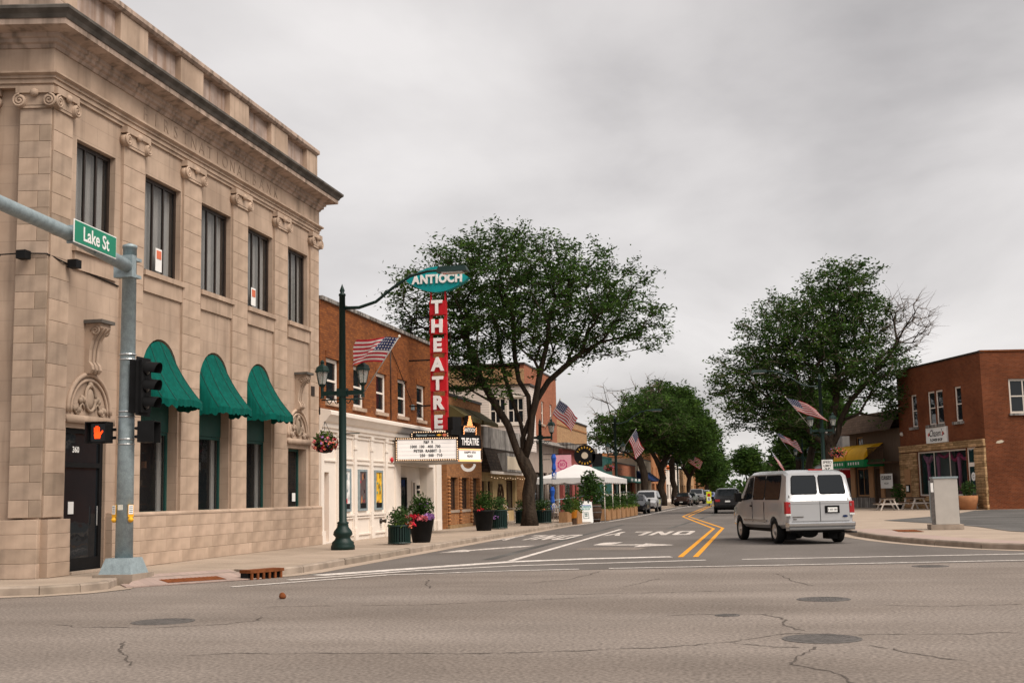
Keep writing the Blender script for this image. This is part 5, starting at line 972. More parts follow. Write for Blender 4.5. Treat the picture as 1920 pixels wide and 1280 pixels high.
def wire_chair(x, y, rz, label):
    t = T('metal_chair', label, 'chair', (x, y, .15), rz, 'white metal cafe chairs'); MB().lathe([(.22, .44), (.23, .46), (.22, .48)], n=14).build('seat', 'paint_white', t)
    for sx in (-1, 1):
        for sy in (-1, 1): tube('leg', 'paint_white', t, [(.15*sx, .15*sy, .45), (.22*sx, .22*sy, 0)], .016, 5)
    tube('back_frame', 'paint_white', t, [(-.2, .18, .46), (-.22, .24, .8), (-.1, .25, .92), (.1, .25, .92), (.22, .24, .8), (.2, .18, .46)], .016, 5)
    for k in (-1, 0, 1): tube('back_bar', 'paint_white', t, [(.08*k, .2, .48), (.08*k, .25, .91)], .01, 4)
wire_chair(-13.0, 60.2, .4, 'white metal cafe chair nearest the brick shop'); wire_chair(-12.4, 61.2, 2.6, 'white metal cafe chair between the planter and the first chair'); wire_chair(-10.55, 62.0, 1.2, 'white metal cafe chair right of the green lamp post')
tb_ = T('cafe_table', 'small round white cafe table among the metal chairs', 'table', (-12.75, 61.6, .15)); MB().lathe([(.34, .7), (.35, .73)], n=18).build('table_top', 'paint_white', tb_); tube('leg', 'paint_white', tb_, [(0, 0, .7), (0, 0, .02)], .03, 6); MB().lathe([(.2, 0), (.03, .05)], n=12).build('foot', 'paint_white', tb_)
# ------------------------------------------------------------------ tent, barrier and planter boxes
tt = T('white_tent', 'white hip roofed party tent beside the parked cars', 'tent', (0, 0, 0)); x0, x1, y0, y1 = -13.0, -8.9, 68.0, 79.0; xm = (x0+x1)/2
def tentpt(s, t_):
    return None
n = 12; vs = []; E0, E1 = 2.45, 3.25
ring = [(x0, y0), (x1, y0), (x1, y1), (x0, y1)]; rid = [(xm, y0+2.4), (xm, y0+2.4), (xm, y1-2.4), (xm, y1-2.4)]
b = MB()
for k in range(4):
    a, c = ring[k], ring[(k+1) % 4]; ra, rc = rid[k], rid[(k+1) % 4]; N_ = 8; grid = []
    for i in range(N_+1):
        s = i/N_; z = E0+(E1-E0)*s-.10*math.sin(math.pi*s)
        for j in range(N_+1):
            q = j/N_; p = (a[0]+(c[0]-a[0])*q, a[1]+(c[1]-a[1])*q); r_ = (ra[0]+(rc[0]-ra[0])*q, ra[1]+(rc[1]-ra[1])*q); grid.append((p[0]+(r_[0]-p[0])*s, p[1]+(r_[1]-p[1])*s, z-.03*math.sin(math.pi*q)*(1-s)))
    b.add(grid, [(i*(N_+1)+j, i*(N_+1)+j+1, (i+1)*(N_+1)+j+1, (i+1)*(N_+1)+j) for i in range(N_) for j in range(N_)])
cp = b.build('canopy', 'vinyl_white', tt, True); P = subdiv(ring+[ring[0]], .12); b = MB()
b.add([(x, y, z) for i, (x, y) in enumerate(P) for z in (E0, E0-.26-.07*abs(math.sin(i*.42)))], [(2*i, 2*i+1, 2*i+3, 2*i+2) for i in range(len(P)-1)]).build('valance', 'vinyl_white', cp)
for x_ in (x0+.05, x1-.05):
    for y_ in (y0+.05, (y0*2+y1)/3, (y0+2*y1)/3, y1-.05): tube('tent_pole', 'paint_white', tt, [(x_, y_, .02), (x_, y_, E0)], .03, 6)
def wood_box(x, y, label, w=1.2, pot=None):
    t = T('planter_box', label, 'planter', (x, y, .01), 0, 'timber planter boxes around the tent'); b = MB()
    for k in range(4): MB().box(-.22, .22, -w/2+k*w/4+.02, -w/2+(k+1)*w/4-.03, .02, .66).build('board', 'wood', t)
    box('soil', 'soil', t, -.18, .18, -w/2+.03, w/2-.03, .5, .6)
    P = ball(260, (0, 0, .85), .35, w*.55, .42, .6); leafobj('foliage', P, .16, 'leaf_plant', t, .4, 1); P = ball(160, (.1, 0, 1.15), .3, w*.5, .5, .7); leafobj('foliage', P, .17, 'leaf', t, .4, 1)
    P = ball(70, (.2, 0, .7), .25, w*.5, .15, .6); leafobj('foliage', P, .14, 'leaf_light', t, .4, 1)
for k, nm in enumerate(('first timber planter box beside the cafe chair', 'timber planter box just left of the folding sign')): wood_box(-10.0+.2*k, 60.9+2.0*k, nm, 1.6)
for k, nm in enumerate(('first', 'second', 'third', 'fourth', 'fifth', 'sixth', 'seventh')): wood_box(-9.15+.02*k, 69.6+k*2.3, nm+' timber planter box past the barrel along the tent', 1.6)
pt = T('orange_pot', 'orange glazed pot before the planter boxes left of folding sign', 'pot', (-9.75, 61.6, .01)); MB().lathe([(.14, 0), (.2, .05), (.25, .4), (.27, .42), (.22, .4)], (0, 0, .3), 14).build('pot', 'orange_pot', pt, True); MB().lathe([(.2, 0), (.2, .3)], n=10).build('stand', 'wood_dark', pt); P = ball(200, (0, 0, 1.0), .35, .35, .35); leafobj('foliage', P, .15, 'leaf_light', pt, .4, 1)
bp = T('barrel_planter', 'dark wooden barrel planter with tall leafy plants right of folding sign', 'planter', (-9.35, 66.3, .01)); MB().lathe([(.34, 0), (.44, .4), (.46, .6), (.42, .95), (.38, .93)], n=16).build('barrel', 'wood_dark', bp, True)
for z_ in (.12, .5, .82): MB().lathe([(.45 if z_ > .2 else .385, z_), (.47 if z_ > .2 else .4, z_+.03), (.455 if z_ > .2 else .40, z_+.06)], n=16).build('hoop', 'iron', bp)
P = ball(900, (-.1, .3, 1.7), .8, 1.0, .95, .6); leafobj('foliage', P, .2, 'leaf', bp, .5, 1); P = ball(250, (-.2, 0, 2.35), .5, .5, .5, .7); leafobj('foliage', P, .2, 'leaf_plant', bp, .5, 1)
rl = T('ramp_railing', 'galvanised ramp railing in front of the rose storefront under the tent', 'railing', (-11.8, 67, .15))
for k in range(6): tube('post', 'galv', rl, [(-1.2+k*.75, k*.5, 0), (-1.2+k*.75, k*.5, .9+k*.1)], .03, 6)
for h_ in (.5, .9): tube('rail', 'galv', rl, [(-1.2, 0, h_), (2.55, 2.5, h_+.5)], .028, 6)
bf = T('parklet_fence', 'black slatted fence with white caps behind the timber planters', 'fence', (-9.6, 68.5, .01))
for k in range(7):
    MB().box(-.04, .04, k*2.3, k*2.3+.12, 0, 1.45).build('post', 'black', bf); MB().box(-.05, .05, k*2.3+.15, k*2.3+1.6, 1.38, 1.5).build('cap_rail', 'paint_white', bf)
    for z_ in (.3, .6, .9): MB().box(-.03, .03, k*2.3+.12, k*2.3+2.3, z_, z_+.2).build('slat', 'black', bf)
for k, (x_, y_, z_, lb_) in enumerate(((-11.25, 65, 3.2, 'upper blue windsock hanging by the lamp post'), (-11.3, 64.6, 1.45, 'lower blue windsock hanging by the lamp post'))):
    t = T('windsock', lb_, 'windsock', (x_, y_, z_)); MB().lathe([(.08, .5), (.15, .3), (.09, .0), (.13, -.3), (.05, -.5)], n=7).build('tube', 'blue_item', t); tube('cord', 'black', t, [(0, 0, .5), (0, 0, .95)], .008, 4)
    for q in range(5): tube('streamer', 'blue_item', t, [(.12*math.cos(q), .12*math.sin(q), -.45), (.15*math.cos(q+1), .15*math.sin(q), -.85)], .025, 4)
af = T('folding_sign', 'white folding pavement sign reading curbside pickup', 'sign', (-9.52, 64.6, .005), R(14))
for s, nm in ((-1, 'front_board'), (1, 'rear_board')):
    Mf = Matrix.Translation((0, s*.28, 0)) @ Matrix.Rotation(R(13)*s, 4, 'X'); pb = MB().plate([(-.36, .06), (-.3, 0), (-.22, .06), (.22, .06), (.3, 0), (.36, .06), (.33, 1.12), (.2, 1.16), (.18, 1.06), (.1, 1.06), (.09, 1.17), (-.09, 1.17), (-.1, 1.06), (-.18, 1.06), (-.2, 1.16), (-.33, 1.12)], [], -.025, .05, Mf).build(nm, 'sign_white', af)
    if s < 0:
        MB().box(-.26, .26, -.032, -.026, .93, .96, Mf).build('print', 'blue_item', pb)
        for sx_, z_, q in (('CURBSIDE', .86, .13), ('PICKUP', .74, .13)): o = text('print', sx_, q, 'teal_sign', pb, (0, 0, 0), ext=.001, off=.003); o.matrix_local = Mf @ Matrix.Translation((0, -.028, z_)) @ Matrix.Rotation(R(90), 4, 'X')
        bg = [(-.15, .24), (.15, .24), (.12, .58), (-.12, .58)]; MB().plate(bg, [[(-.13, .26), (-.1, .56), (.1, .56), (.13, .26)]], -.03, .004, Mf).build('bag_print', 'teal_panel', pb)
        for z_ in (.46, .36): MB().box(-.07, .07, -.03, -.026, z_, z_+.06, Mf).build('print', 'teal_panel', pb)
# ------------------------------------------------------------------ right side furniture
cb_ = T('utility_cabinet', 'pale metal utility cabinet on concrete plinth at the right corner', 'cabinet', (5.68, 42.6, .15), R(2)); cb_.scale = (.84, 1, 1)
MB().box(-.62, .6, -.42, .42, 0, .16).build('plinth', 'kerb_concrete', cb_); MB().cbox(-.42, .48, -.3, .3, .16, 1.66, .012).build('body', 'steel', cb_); MB().box(-.45, .51, -.33, .33, 1.66, 1.72).build('lid', 'galv', cb_); box('door_frame', 'galv', cb_, -.5, -.421, -.28, .28, .3, 1.6); box('notice', 'sign_white', cb_, -.504, -.425, -.285, -.281, 1.2, 1.5)
box('hinge', 'iron', cb_, .481, .5, -.25, -.2, .4, 1.5); MB().box(-.56, -.42, -.32, -.29, .17, 1.6).build('side_panel', 'iron', cb_); box('label_sheet', 'sign_white', cb_, -.54, -.44, -.326, -.321, 1.22, 1.52)
def picnic(x, y, rz, label):
    t = T('picnic_table', label, 'picnic table', (x, y, .15), rz, 'picnic tables outside the right shops')
    for k in range(5): box('top_plank', 'wood_dark', t, -.9, .9, -.36+k*.145, -.225+k*.145, .72, .76)
    for s in (-1, 1): box('bench', 'wood_dark', t, -.9, .9, s*.68-.13, s*.68+.13, .42, .46)
    for s in (-1, 1):
        for q in (-1, 1): MB().tube([(s*.65, q*.22, .72), (s*.65, q*.55, 0)], .055, 4).build('leg', 'paint_white', t)
        box('cross_beam', 'paint_white', t, s*.65-.04, s*.65+.04, -.75, .75, .33, .42); box('top_beam', 'paint_white', t, s*.65-.04, s*.65+.04, -.33, .33, .63, .72)
    box('brace', 'wood_dark', t, -.6, .6, -.03, .03, .5, .58)
picnic(7.3, 80.2, R(96), 'white legged picnic table nearest the van'); picnic(9.2, 82.6, R(110), 'white legged picnic table next to the shop door')
bp2 = T('half_barrel_planter', 'terracotta tub planter with a green shrub by the shop door', 'planter', (11.5, 76.6, .16)); MB().lathe([(.5, 0), (.62, .5), (.66, .82), (.58, .8)], n=18).build('tub', 'terracotta', bp2, True); P = ball(380, (.1, 0, 1.25), .5, .5, .5); leafobj('foliage', P, .18, 'leaf_plant', bp2, .5, 1)
sb2 = T('dark_shrub_pot', 'dark leafy shrub in pot between the picnic tables', 'planter', (8.4, 84.2, .16)); MB().lathe([(.25, 0), (.32, .4), (.3, .42)], n=12).build('pot', 'black', sb2); P = ball(400, (0, 0, 1.0), .5, .5, .65); leafobj('foliage', P, .17, 'leaf', sb2, .5, 1)
ss = T('speed_limit_sign', 'white speed limit sign rising above the van roof', 'sign', (3.5, 74.5, .15)); tube('post', 'galv', ss, [(0, .03, 0), (0, .03, 3.1)], .03, 6); MB().box(-.32, .32, -.02, .0, 2.3, 3.1).build('plate', 'sign_white', ss); text('letters', 'SPEED', .19, 'black', ss, (0, -.022, 2.95), ext=.001, off=.003); text('letters', 'LIMIT', .19, 'black', ss, (0, -.022, 2.74), ext=.001, off=.003); text('letters', '25', .34, 'black', ss, (0, -.022, 2.48), ext=.001, off=.006)
ps = T('crosswalk_paddle', 'fluorescent yellow in street pedestrian crossing paddle on the centre line', 'sign', (-6.0, 128, .005)); MB().box(-.3, .3, -.25, .25, 0, .06).build('base', 'black', ps); MB().box(-.26, .26, -.02, .02, .3, 1.5).build('panel', 'hivis', ps); MB().box(-.2, .2, -.026, -.0205, .55, .95).build('white_face', 'sign_white', ps); MB().lathe([(.17, 0), (.17, .008)], (0, 0, 0), 8, Matrix.Translation((0, -.021, 1.15)) @ Matrix.Rotation(R(90), 4, 'X')).build('stop_symbol', 'red_sign', ps); MB().box(-.05, .05, -.03, -.0265, .62, .88).build('walker_symbol', 'black', ps); MB().box(-.06, .06, -.04, .04, .06, .3).build('hinge', 'black', ps)
cn = T('traffic_cone', 'orange delineator post beside the silver parked car', 'cone', (-10.1, 114, .15)); MB().lathe([(.2, 0), (.2, .05), (.1, .06), (.08, 1.0), (.03, 1.03)], n=12).build('body', 'orange_cone', cn, True); MB().lathe([(.098, .6), (.092, .75)], n=12).build('band', 'letter_white', cn)
# ------------------------------------------------------------------ vehicles (local +y forwards, origin under the rear bumper centre)
class Car:
    def __init__(s, st): s.st = st
    def at(s, y):
        st = s.st
        if y <= st[0][0]: return st[0][1:]
        for a, b in zip(st, st[1:]):
            if a[0] <= y <= b[0]:
                t = (y-a[0])/max(1e-6, b[0]-a[0]); return tuple(p+(q-p)*t for p, q in zip(a[1:], b[1:]))
        return st[-1][1:]
    def ring(s, y):
        zb, zl, zt, wb, wt = s.at(y)
        h = [(wb*.90, zb), (wb*.985, zb+.10), (wb*1.0, zb+(zl-zb)*.55), (wb*.975, zl), (wt+.015, max(zl+.005, zt-.10)), (wt*.93, max(zl+.008, zt-.03)), (wt*.70, max(zl+.01, zt))]
        return [(x, y, z) for x, z in h]+[(-x, y, z) for x, z in h[::-1]]
    def body(s, name, m, par, wheels, wr):
        ys = sorted(set([q[0] for q in s.st])); ys2 = []
        for a, b in zip(ys, ys[1:]):
            n = max(1, int((b-a)/.35)); ys2 += [a+(b-a)*k/n for k in range(n)]
        ys2.append(ys[-1]); R_ = [s.ring(y) for y in ys2]; k = len(R_[0]); mb = MB()
        mb.add([p for r in R_ for p in r], [(i*k+j, (i+1)*k+j, (i+1)*k+(j+1) % k, i*k+(j+1) % k) for i in range(len(R_)-1) for j in range(k)]+[tuple(range(k)), tuple(range((len(R_)-1)*k, len(R_)*k))[::-1]])
        o = mb.build(name, m, par); cut = MB()
        for y in wheels:
            for sx in (-1, 1): cut.lathe([(wr*1.2, -.3), (wr*1.2, .3)], (0, 0, 0), 20, Matrix.Translation((sx*(s.at(y)[3]-.08), y, wr)) @ Matrix.Rotation(R(90), 4, 'Y'))
        import bmesh
        for ob_m in (o.data,):
            bm = bmesh.new(); bm.from_mesh(ob_m); bmesh.ops.recalc_face_normals(bm, faces=bm.faces); bm.to_mesh(ob_m); bm.free()
        c = cut.build('cutter', 'black'); bm = bmesh.new(); bm.from_mesh(c.data); bmesh.ops.recalc_face_normals(bm, faces=bm.faces); bm.to_mesh(c.data); bm.free()
        md = o.modifiers.new('b', 'BOOLEAN'); md.object = c; md.operation = 'DIFFERENCE'; md.solver = 'EXACT'
        par_loc = par.matrix_world.copy(); c.parent = par
        dg = bpy.context.evaluated_depsgraph_get(); me = bpy.data.meshes.new_from_object(o.evaluated_get(dg)); o.modifiers.clear(); o.data = me; me.name = name
        bpy.data.objects.remove(c); me.polygons.foreach_set('use_smooth', [True]*len(me.polygons)); me.set_sharp_from_angle(angle=R(32)); return o
    def side(s, y, t, sx, off=.008):
        r = s.ring(y); a, b = Vector(r[3]), Vector(r[4]); p = a.lerp(b, t); n = Vector((abs(b.z-a.z), 0, a.x-b.x)).normalized(); p += n*off; return Vector((p.x*sx, p.y, p.z))
    def swin(s, y0, y1, t0, t1, par, y0t=None, y1t=None, m='glass_dark', name='side_window', off=.008):
        y0t = y0 if y0t is None else y0t; y1t = y1 if y1t is None else y1t; c = .06
        for sx in (-1, 1):
            q = [(y0+c, t0), (y1-c, t0), (y1, t0+.1), (y1t, t1-.12), (y1t-c, t1), (y0t+c, t1), (y0t, t1-.12), (y0, t0+.1)]; v = [s.side(y, t, sx, off) for y, t in q]; v2 = [s.side(y, t, sx, -.03) for y, t in q]; n = len(q)
            MB().add(v+v2, [tuple(range(n)) if sx < 0 else tuple(range(n))[::-1]]+[(i, (i+1) % n, n+(i+1) % n, n+i) for i in range(n)]).build(name, m, par)
    def slope(s, ya, yb, x0, x1, t0, t1, par, m='glass_dark', name='windscreen', off=.012):
        def pt(x, t):
            y = ya+(yb-ya)*t; zb, zl, zt, wb, wt = s.at(y); w = wt*.9; return Vector((x*w, y, max(zl+.01, zt)))
        d = (pt(0, 1)-pt(0, 0)).normalized(); nn = Vector((1, 0, 0)).cross(d); nn = nn if nn.z > 0 else -nn; c = .05
        q = [(x0+c, t0), (x1-c, t0), (x1, t0+.07), (x1, t1-.1), (x1-c, t1), (x0+c, t1), (x0, t1-.1), (x0, t0+.07)]; v = [pt(x, t)+nn*off for x, t in q]
        MB().add(v+[p-nn*.03 for p in v], [tuple(range(8))]+[(i, (i+1) % 8, 8+(i+1) % 8, 8+i) for i in range(8)]).build(name, m, par)
def wheel(par, x, y, r, w=.22, hub='alloy'):
    sx = 1 if x > 0 else -1; M_ = Matrix.Translation((x, y, r)) @ Matrix.Rotation(R(90)*sx, 4, 'Y')
    o = MB().lathe([(r*.62, -w/2), (r*.93, -w/2), (r, -w*.35), (r, w*.35), (r*.93, w/2), (r*.64, w/2), (r*.62, w*.3)], (0, 0, 0), 22, M_).build('wheel', 'rubber', par, True)
    b = MB().lathe([(r*.63, w*.28), (r*.63, w*.42), (r*.58, w*.44), (r*.5, w*.34), (r*.2, w*.36), (r*.16, w*.5), (r*.02, w*.52)], (0, 0, 0), 18, M_); b.build('rim', hub, o, True)
def base_car(name, label, m, st, wheels, wr, loc, rz, group=None, cat='car'):
    t = T(name, label, cat, loc, rz, group); c = Car(st); bd = c.body('body', m, t, wheels, wr); bpy.context.view_layer.update()
    for y in wheels:
        for sx in (-1, 1): wheel(t, sx*(c.at(y)[3]-.12), y, wr)
    L_ = st[-1][0]; MB().box(-st[1][4]*.8, st[1][4]*.8, .3, L_-.4, st[1][1]-.16, st[1][1]+.05).build('underbody', 'black', t); return t, c, bd
# van: y, z bottom, z belt, z top, half width belt, half width roof
VST = [(0, .52, 1.20, 1.22, .93, .93), (.07, .48, 1.21, 1.32, .975, .955), (.22, .46, 1.22, 2.02, 1.0, .86), (.55, .45, 1.22, 2.10, 1.01, .85), (3.4, .42, 1.22, 2.11, 1.01, .85), (3.9, .42, 1.20, 2.02, 1.01, .84), (4.65, .42, 1.18, 1.24, 1.0, .93), (5.25, .42, 1.0, 1.06, .97, .9), (5.45, .48, .85, .9, .9, .82)]
vn, vc, vb = base_car('van', 'white passenger van driving away with tinted rear windows', 'car_white', VST, (1.12, 4.55), .36, (1.42, 35.75, 0), R(18), cat='van')
vc.swin(.59, 1.98, .05, .96, vn, m='rubber', name='window_seal', off=.005); vc.swin(2.0, 3.13, .05, .96, vn, m='rubber', name='window_seal', off=.005); vc.swin(.62, 1.95, .08, .93, vn); vc.swin(2.03, 3.1, .08, .93, vn); vc.swin(3.18, 4.12, .08, .93, vn, None, 3.72)
for sx in (-1, 1):
    vc.slope(.075, .21, -.955 if sx < 0 else .035, -.035 if sx < 0 else .955, .09, .95, vn, 'rubber', 'window_seal', .009); MB().box(sx*.42-.42, sx*.42+.42, -.014, .0, .645, .652).build('door_seam', 'black', vn)
    vc.slope(.075, .21, -.93 if sx < 0 else .06, -.06 if sx < 0 else .93, .12, .92, vn, name='rear_window')
    tl = MB().cbox(sx*.93-.085, sx*.93+.075, -.012, .12, .86, 1.2, .02).build('tail_light', 'tail_red', vn); MB().cbox(sx*.93-.08, sx*.93+.07, -.016, .05, .80, .865, .01).build('reversing_lamp', 'lamp_clear', tl)
    mr = MB().cbox(sx*1.16-.1, sx*1.16+.1, 3.98, 4.12, 1.2, 1.48, .02).build('mirror', 'black', vn); MB().box(min(sx*.98, sx*1.08), max(sx*.98, sx*1.08), 4.03, 4.09, 1.24, 1.3).build('mirror_arm', 'black', mr)
    MB().box(min(sx*1.0, sx*1.022), max(sx*1.0, sx*1.022), 1.75, 4.0, .62, .68).build('side_moulding', 'car_grey', vn); MB().box(min(sx*1.005, sx*1.03), max(sx*1.005, sx*1.03), 3.15, 3.3, 1.05, 1.1).build('door_handle', 'black', vn)
    for y_ in (3.12, 1.98): MB().box(min(sx*1.0, sx*1.016), max(sx*1.0, sx*1.016), y_, y_+.008, .6, 1.2).build('door_seam', 'black', vn)
    for z_ in (.78, 1.1, 1.35): MB().box(sx*.9-.012, sx*.9+.012, -.02, .02, z_-.04, z_+.04).build('hinge', 'car_grey', vn)
    MB().box(sx*.62-.14, sx*.62+.14, .75, 1.2, .12, .34).build('suspension', 'black', vn)
MB().cbox(-.98, .98, -.12, .16, .5, .62, .03).build('bumper', 'chrome', vn); MB().cbox(-.97, .97, -.10, .16, .40, .5, .03).build('bumper_valance', 'car_grey', vn); MB().box(-.006, .006, -.008, .06, .64, 1.2).build('door_seam', 'black', vn); MB().box(-.93, .93, -.006, .02, 1.135, 1.143).build('body_crease', 'car_grey', vn)
lp = MB().cbox(.14, .56, -.03, .01, .87, 1.08, .01).build('plate_recess', 'black', vn); MB().box(.21, .49, -.036, -.031, .9, 1.03).build('number_plate', 'sign_white', lp); text('plate_number', '3 455 281', .07, 'black', lp, (.35, -.038, .965), ext=.001)
MB().lathe([(.075, 0), (.075, .008)], (0, 0, 0), 16, Matrix.Translation((.72, -.012, .78)) @ Matrix.Rotation(R(90), 4, 'X') @ Matrix.Diagonal((1, .42, 1, 1))).build('oval_badge', 'awning_navy', vn); MB().box(-.82, -.5, -.012, -.004, .76, .79).build('name_badge', 'iron', vn); MB().box(-.8, -.7, -.012, -.004, .7, .725).build('name_badge', 'iron', vn)
MB().box(-.2, .2, .24, .3, 2.075, 2.115).build('brake_light', 'tail_red', vn); tube('exhaust', 'iron', vn, [(.85, 1.3, .33), (.9, .2, .33), (1.06, .05, .33)], .035, 8); MB().tube([(-.9, 1.12, .36), (.9, 1.12, .36)], .07, 8).lathe([(.05, -.12), (.17, 0), (.05, .12)], (0, 1.12, .36), 10).build('axle', 'black', vn)
MB().lathe([(.3, 0), (.3, .2)], (.0, 0, 0), 14, Matrix.Translation((-.2, .55, .33)) @ Matrix.Rotation(R(90), 4, 'X') @ Matrix.Diagonal((.8, .5, 1, 1))).build('spare_wheel', 'rubber', vn)
SUV = [(0, .5, .98, 1.0, .86, .84), (.1, .4, 1.02, 1.12, .93, .86), (.55, .36, 1.05, 1.68, .96, .72), (1.0, .34, 1.05, 1.74, .97, .73), (2.6, .32, 1.03, 1.72, .97, .73), (3.0, .32, 1.02, 1.66, .97, .72), (3.75, .32, .99, 1.06, .96, .84), (4.6, .34, .84, .92, .92, .8), (4.85, .42, .7, .76, .82, .72)]
SED = [(0, .42, .90, .92, .8, .76), (.12, .32, .95, .98, .87, .8), (.75, .28, .95, 1.02, .9, .8), (1.45, .26, .92, 1.40, .9, .62), (2.1, .26, .9, 1.45, .9, .62), (2.6, .26, .89, 1.42, .9, .61), (3.4, .26, .87, .95, .9, .78), (4.4, .28, .72, .8, .86, .72), (4.7, .36, .6, .66, .76, .66)]
PIC = [(0, .6, 1.12, 1.14, .92, .92), (.06, .55, 1.13, 1.16, .96, .93), (2.0, .5, 1.13, 1.16, .97, .93), (2.08, .5, 1.13, 1.70, .97, .76), (2.35, .48, 1.13, 1.86, .97, .75), (3.5, .46, 1.12, 1.86, .97, .75), (4.2, .46, 1.1, 1.18, .96, .88), (5.3, .5, 1.0, 1.08, .95, .86), (5.5, .55, .85, .9, .9, .8)]
def fit(t, c, kind, plate=True):
    L_ = c.st[-1][0]
    if kind == 'suv': c.swin(1.0, 1.85, .1, .92, t); c.swin(1.92, 2.75, .1, .92, t); c.swin(2.82, 3.5, .1, .92, t, None, 3.08); c.slope(.14, .53, -.92, .92, .1, .92, t, name='rear_window'); c.slope(3.06, 3.7, -.95, .95, .06, .92, t)
    if kind == 'sedan': c.swin(1.35, 2.05, .1, .9, t, 1.5); c.swin(2.1, 3.05, .1, .9, t, None, 2.66); c.slope(.85, 1.42, -.92, .92, .08, .92, t, name='rear_window'); c.slope(2.65, 3.34, -.95, .95, .06, .92, t)
    if kind == 'pickup': c.swin(2.4, 2.95, .1, .9, t); c.swin(3.0, 3.95, .1, .9, t, None, 3.55); c.slope(3.56, 4.15, -.95, .95, .06, .92, t); MB().box(-.8, .8, .12, 1.95, 1.17, 1.175).build('bed', 'black', t)
    zf = c.st[-1][2]; zr = c.st[0][2]
    for sx in (-1, 1):
        w = c.st[-1][4]; MB().cbox(sx*w*.72-.2, sx*w*.72+.2, -(L_-.1), -(L_-.42), zf-.16, zf+.02, .02, Matrix.Rotation(R(180), 4, 'Z')).build('headlight', 'lamp_clear', t)
        w = c.st[0][4]; MB().cbox(sx*w*.8-.17, sx*w*.8+.16, -.02, .2, zr-.18, zr-.01, .02).build('tail_light', 'tail_red', t); MB().cbox(sx*1.04-.1, sx*1.04+.08, L_*.64, L_*.64+.1, zr+.02, zr+.18, .02).build('mirror', 'black', t)
    MB().box(-.42, .42, L_-.02, L_+.012, zf-.3, zf-.08).build('grille', 'black', t); MB().box(-.7, .7, L_-.1, L_+.03, .34, .46).build('bumper', 'black' if kind != 'pickup' else 'chrome', t)
    if plate: MB().box(-.16, .16, L_+.031, L_+.036, .4, .5).build('number_plate', 'sign_white', t)
    MB().box(-.7, .7, -.05, .06, c.st[0][1]-.06, c.st[0][1]+.08).build('rear_bumper', 'black' if kind != 'pickup' else 'chrome', t); MB().box(-.17, .17, -.03, -.012, zr-.2, zr-.09).build('rear_plate', 'sign_white', t)
t, c, _ = base_car('suv', 'black sport utility vehicle driving ahead of the white van', 'car_black', SUV, (.95, 3.95), .37, (-2.75, 85.5, 0), R(2)); fit(t, c, 'suv')
GP = 'cars parked along the left kerb'
t, c, _ = base_car('parked_car', 'black parked sedan nearest the tent', 'car_black', SED, (.95, 3.75), .33, (-9.6, 93, 0), R(180), GP); fit(t, c, 'sedan')
t, c, _ = base_car('parked_car', 'silver parked utility vehicle behind the black sedan', 'car_silver', SUV, (.95, 3.95), .37, (-9.6, 102, 0), R(180), GP); fit(t, c, 'suv')
t, c, _ = base_car('parked_car', 'dark brown parked sedan with pale licence plate below the far flags', 'car_brown', SED, (.95, 3.75), .33, (-9.0, 137, 0), R(178), GP); fit(t, c, 'sedan')
t, c, _ = base_car('parked_car', 'olive parked sedan just behind the brown sedan', 'car_olive', SED, (.95, 3.75), .33, (-8.9, 146, 0), R(180), GP); fit(t, c, 'sedan')
t, c, _ = base_car('parked_car', 'grey parked pickup truck behind the olive sedan', 'car_grey', PIC, (1.2, 4.4), .4, (-8.7, 157, 0), R(180), GP); fit(t, c, 'pickup')
t, c, _ = base_car('parked_car', 'grey parked utility vehicle between pickup and blue car', 'car_grey', SUV, (.95, 3.95), .37, (-8.5, 170, 0), R(180), GP); fit(t, c, 'suv')
t, c, _ = base_car('parked_car', 'blue parked car behind the yellow crossing paddle', 'car_blue', SED, (.95, 3.75), .33, (-8.2, 184, 0), R(176), GP); fit(t, c, 'sedan')
t, c, _ = base_car('pickup_truck', 'white pickup truck coming towards the camera far down the road', 'car_pale', PIC, (1.2, 4.4), .4, (-7.3, 212, 0), R(180)); fit(t, c, 'pickup')
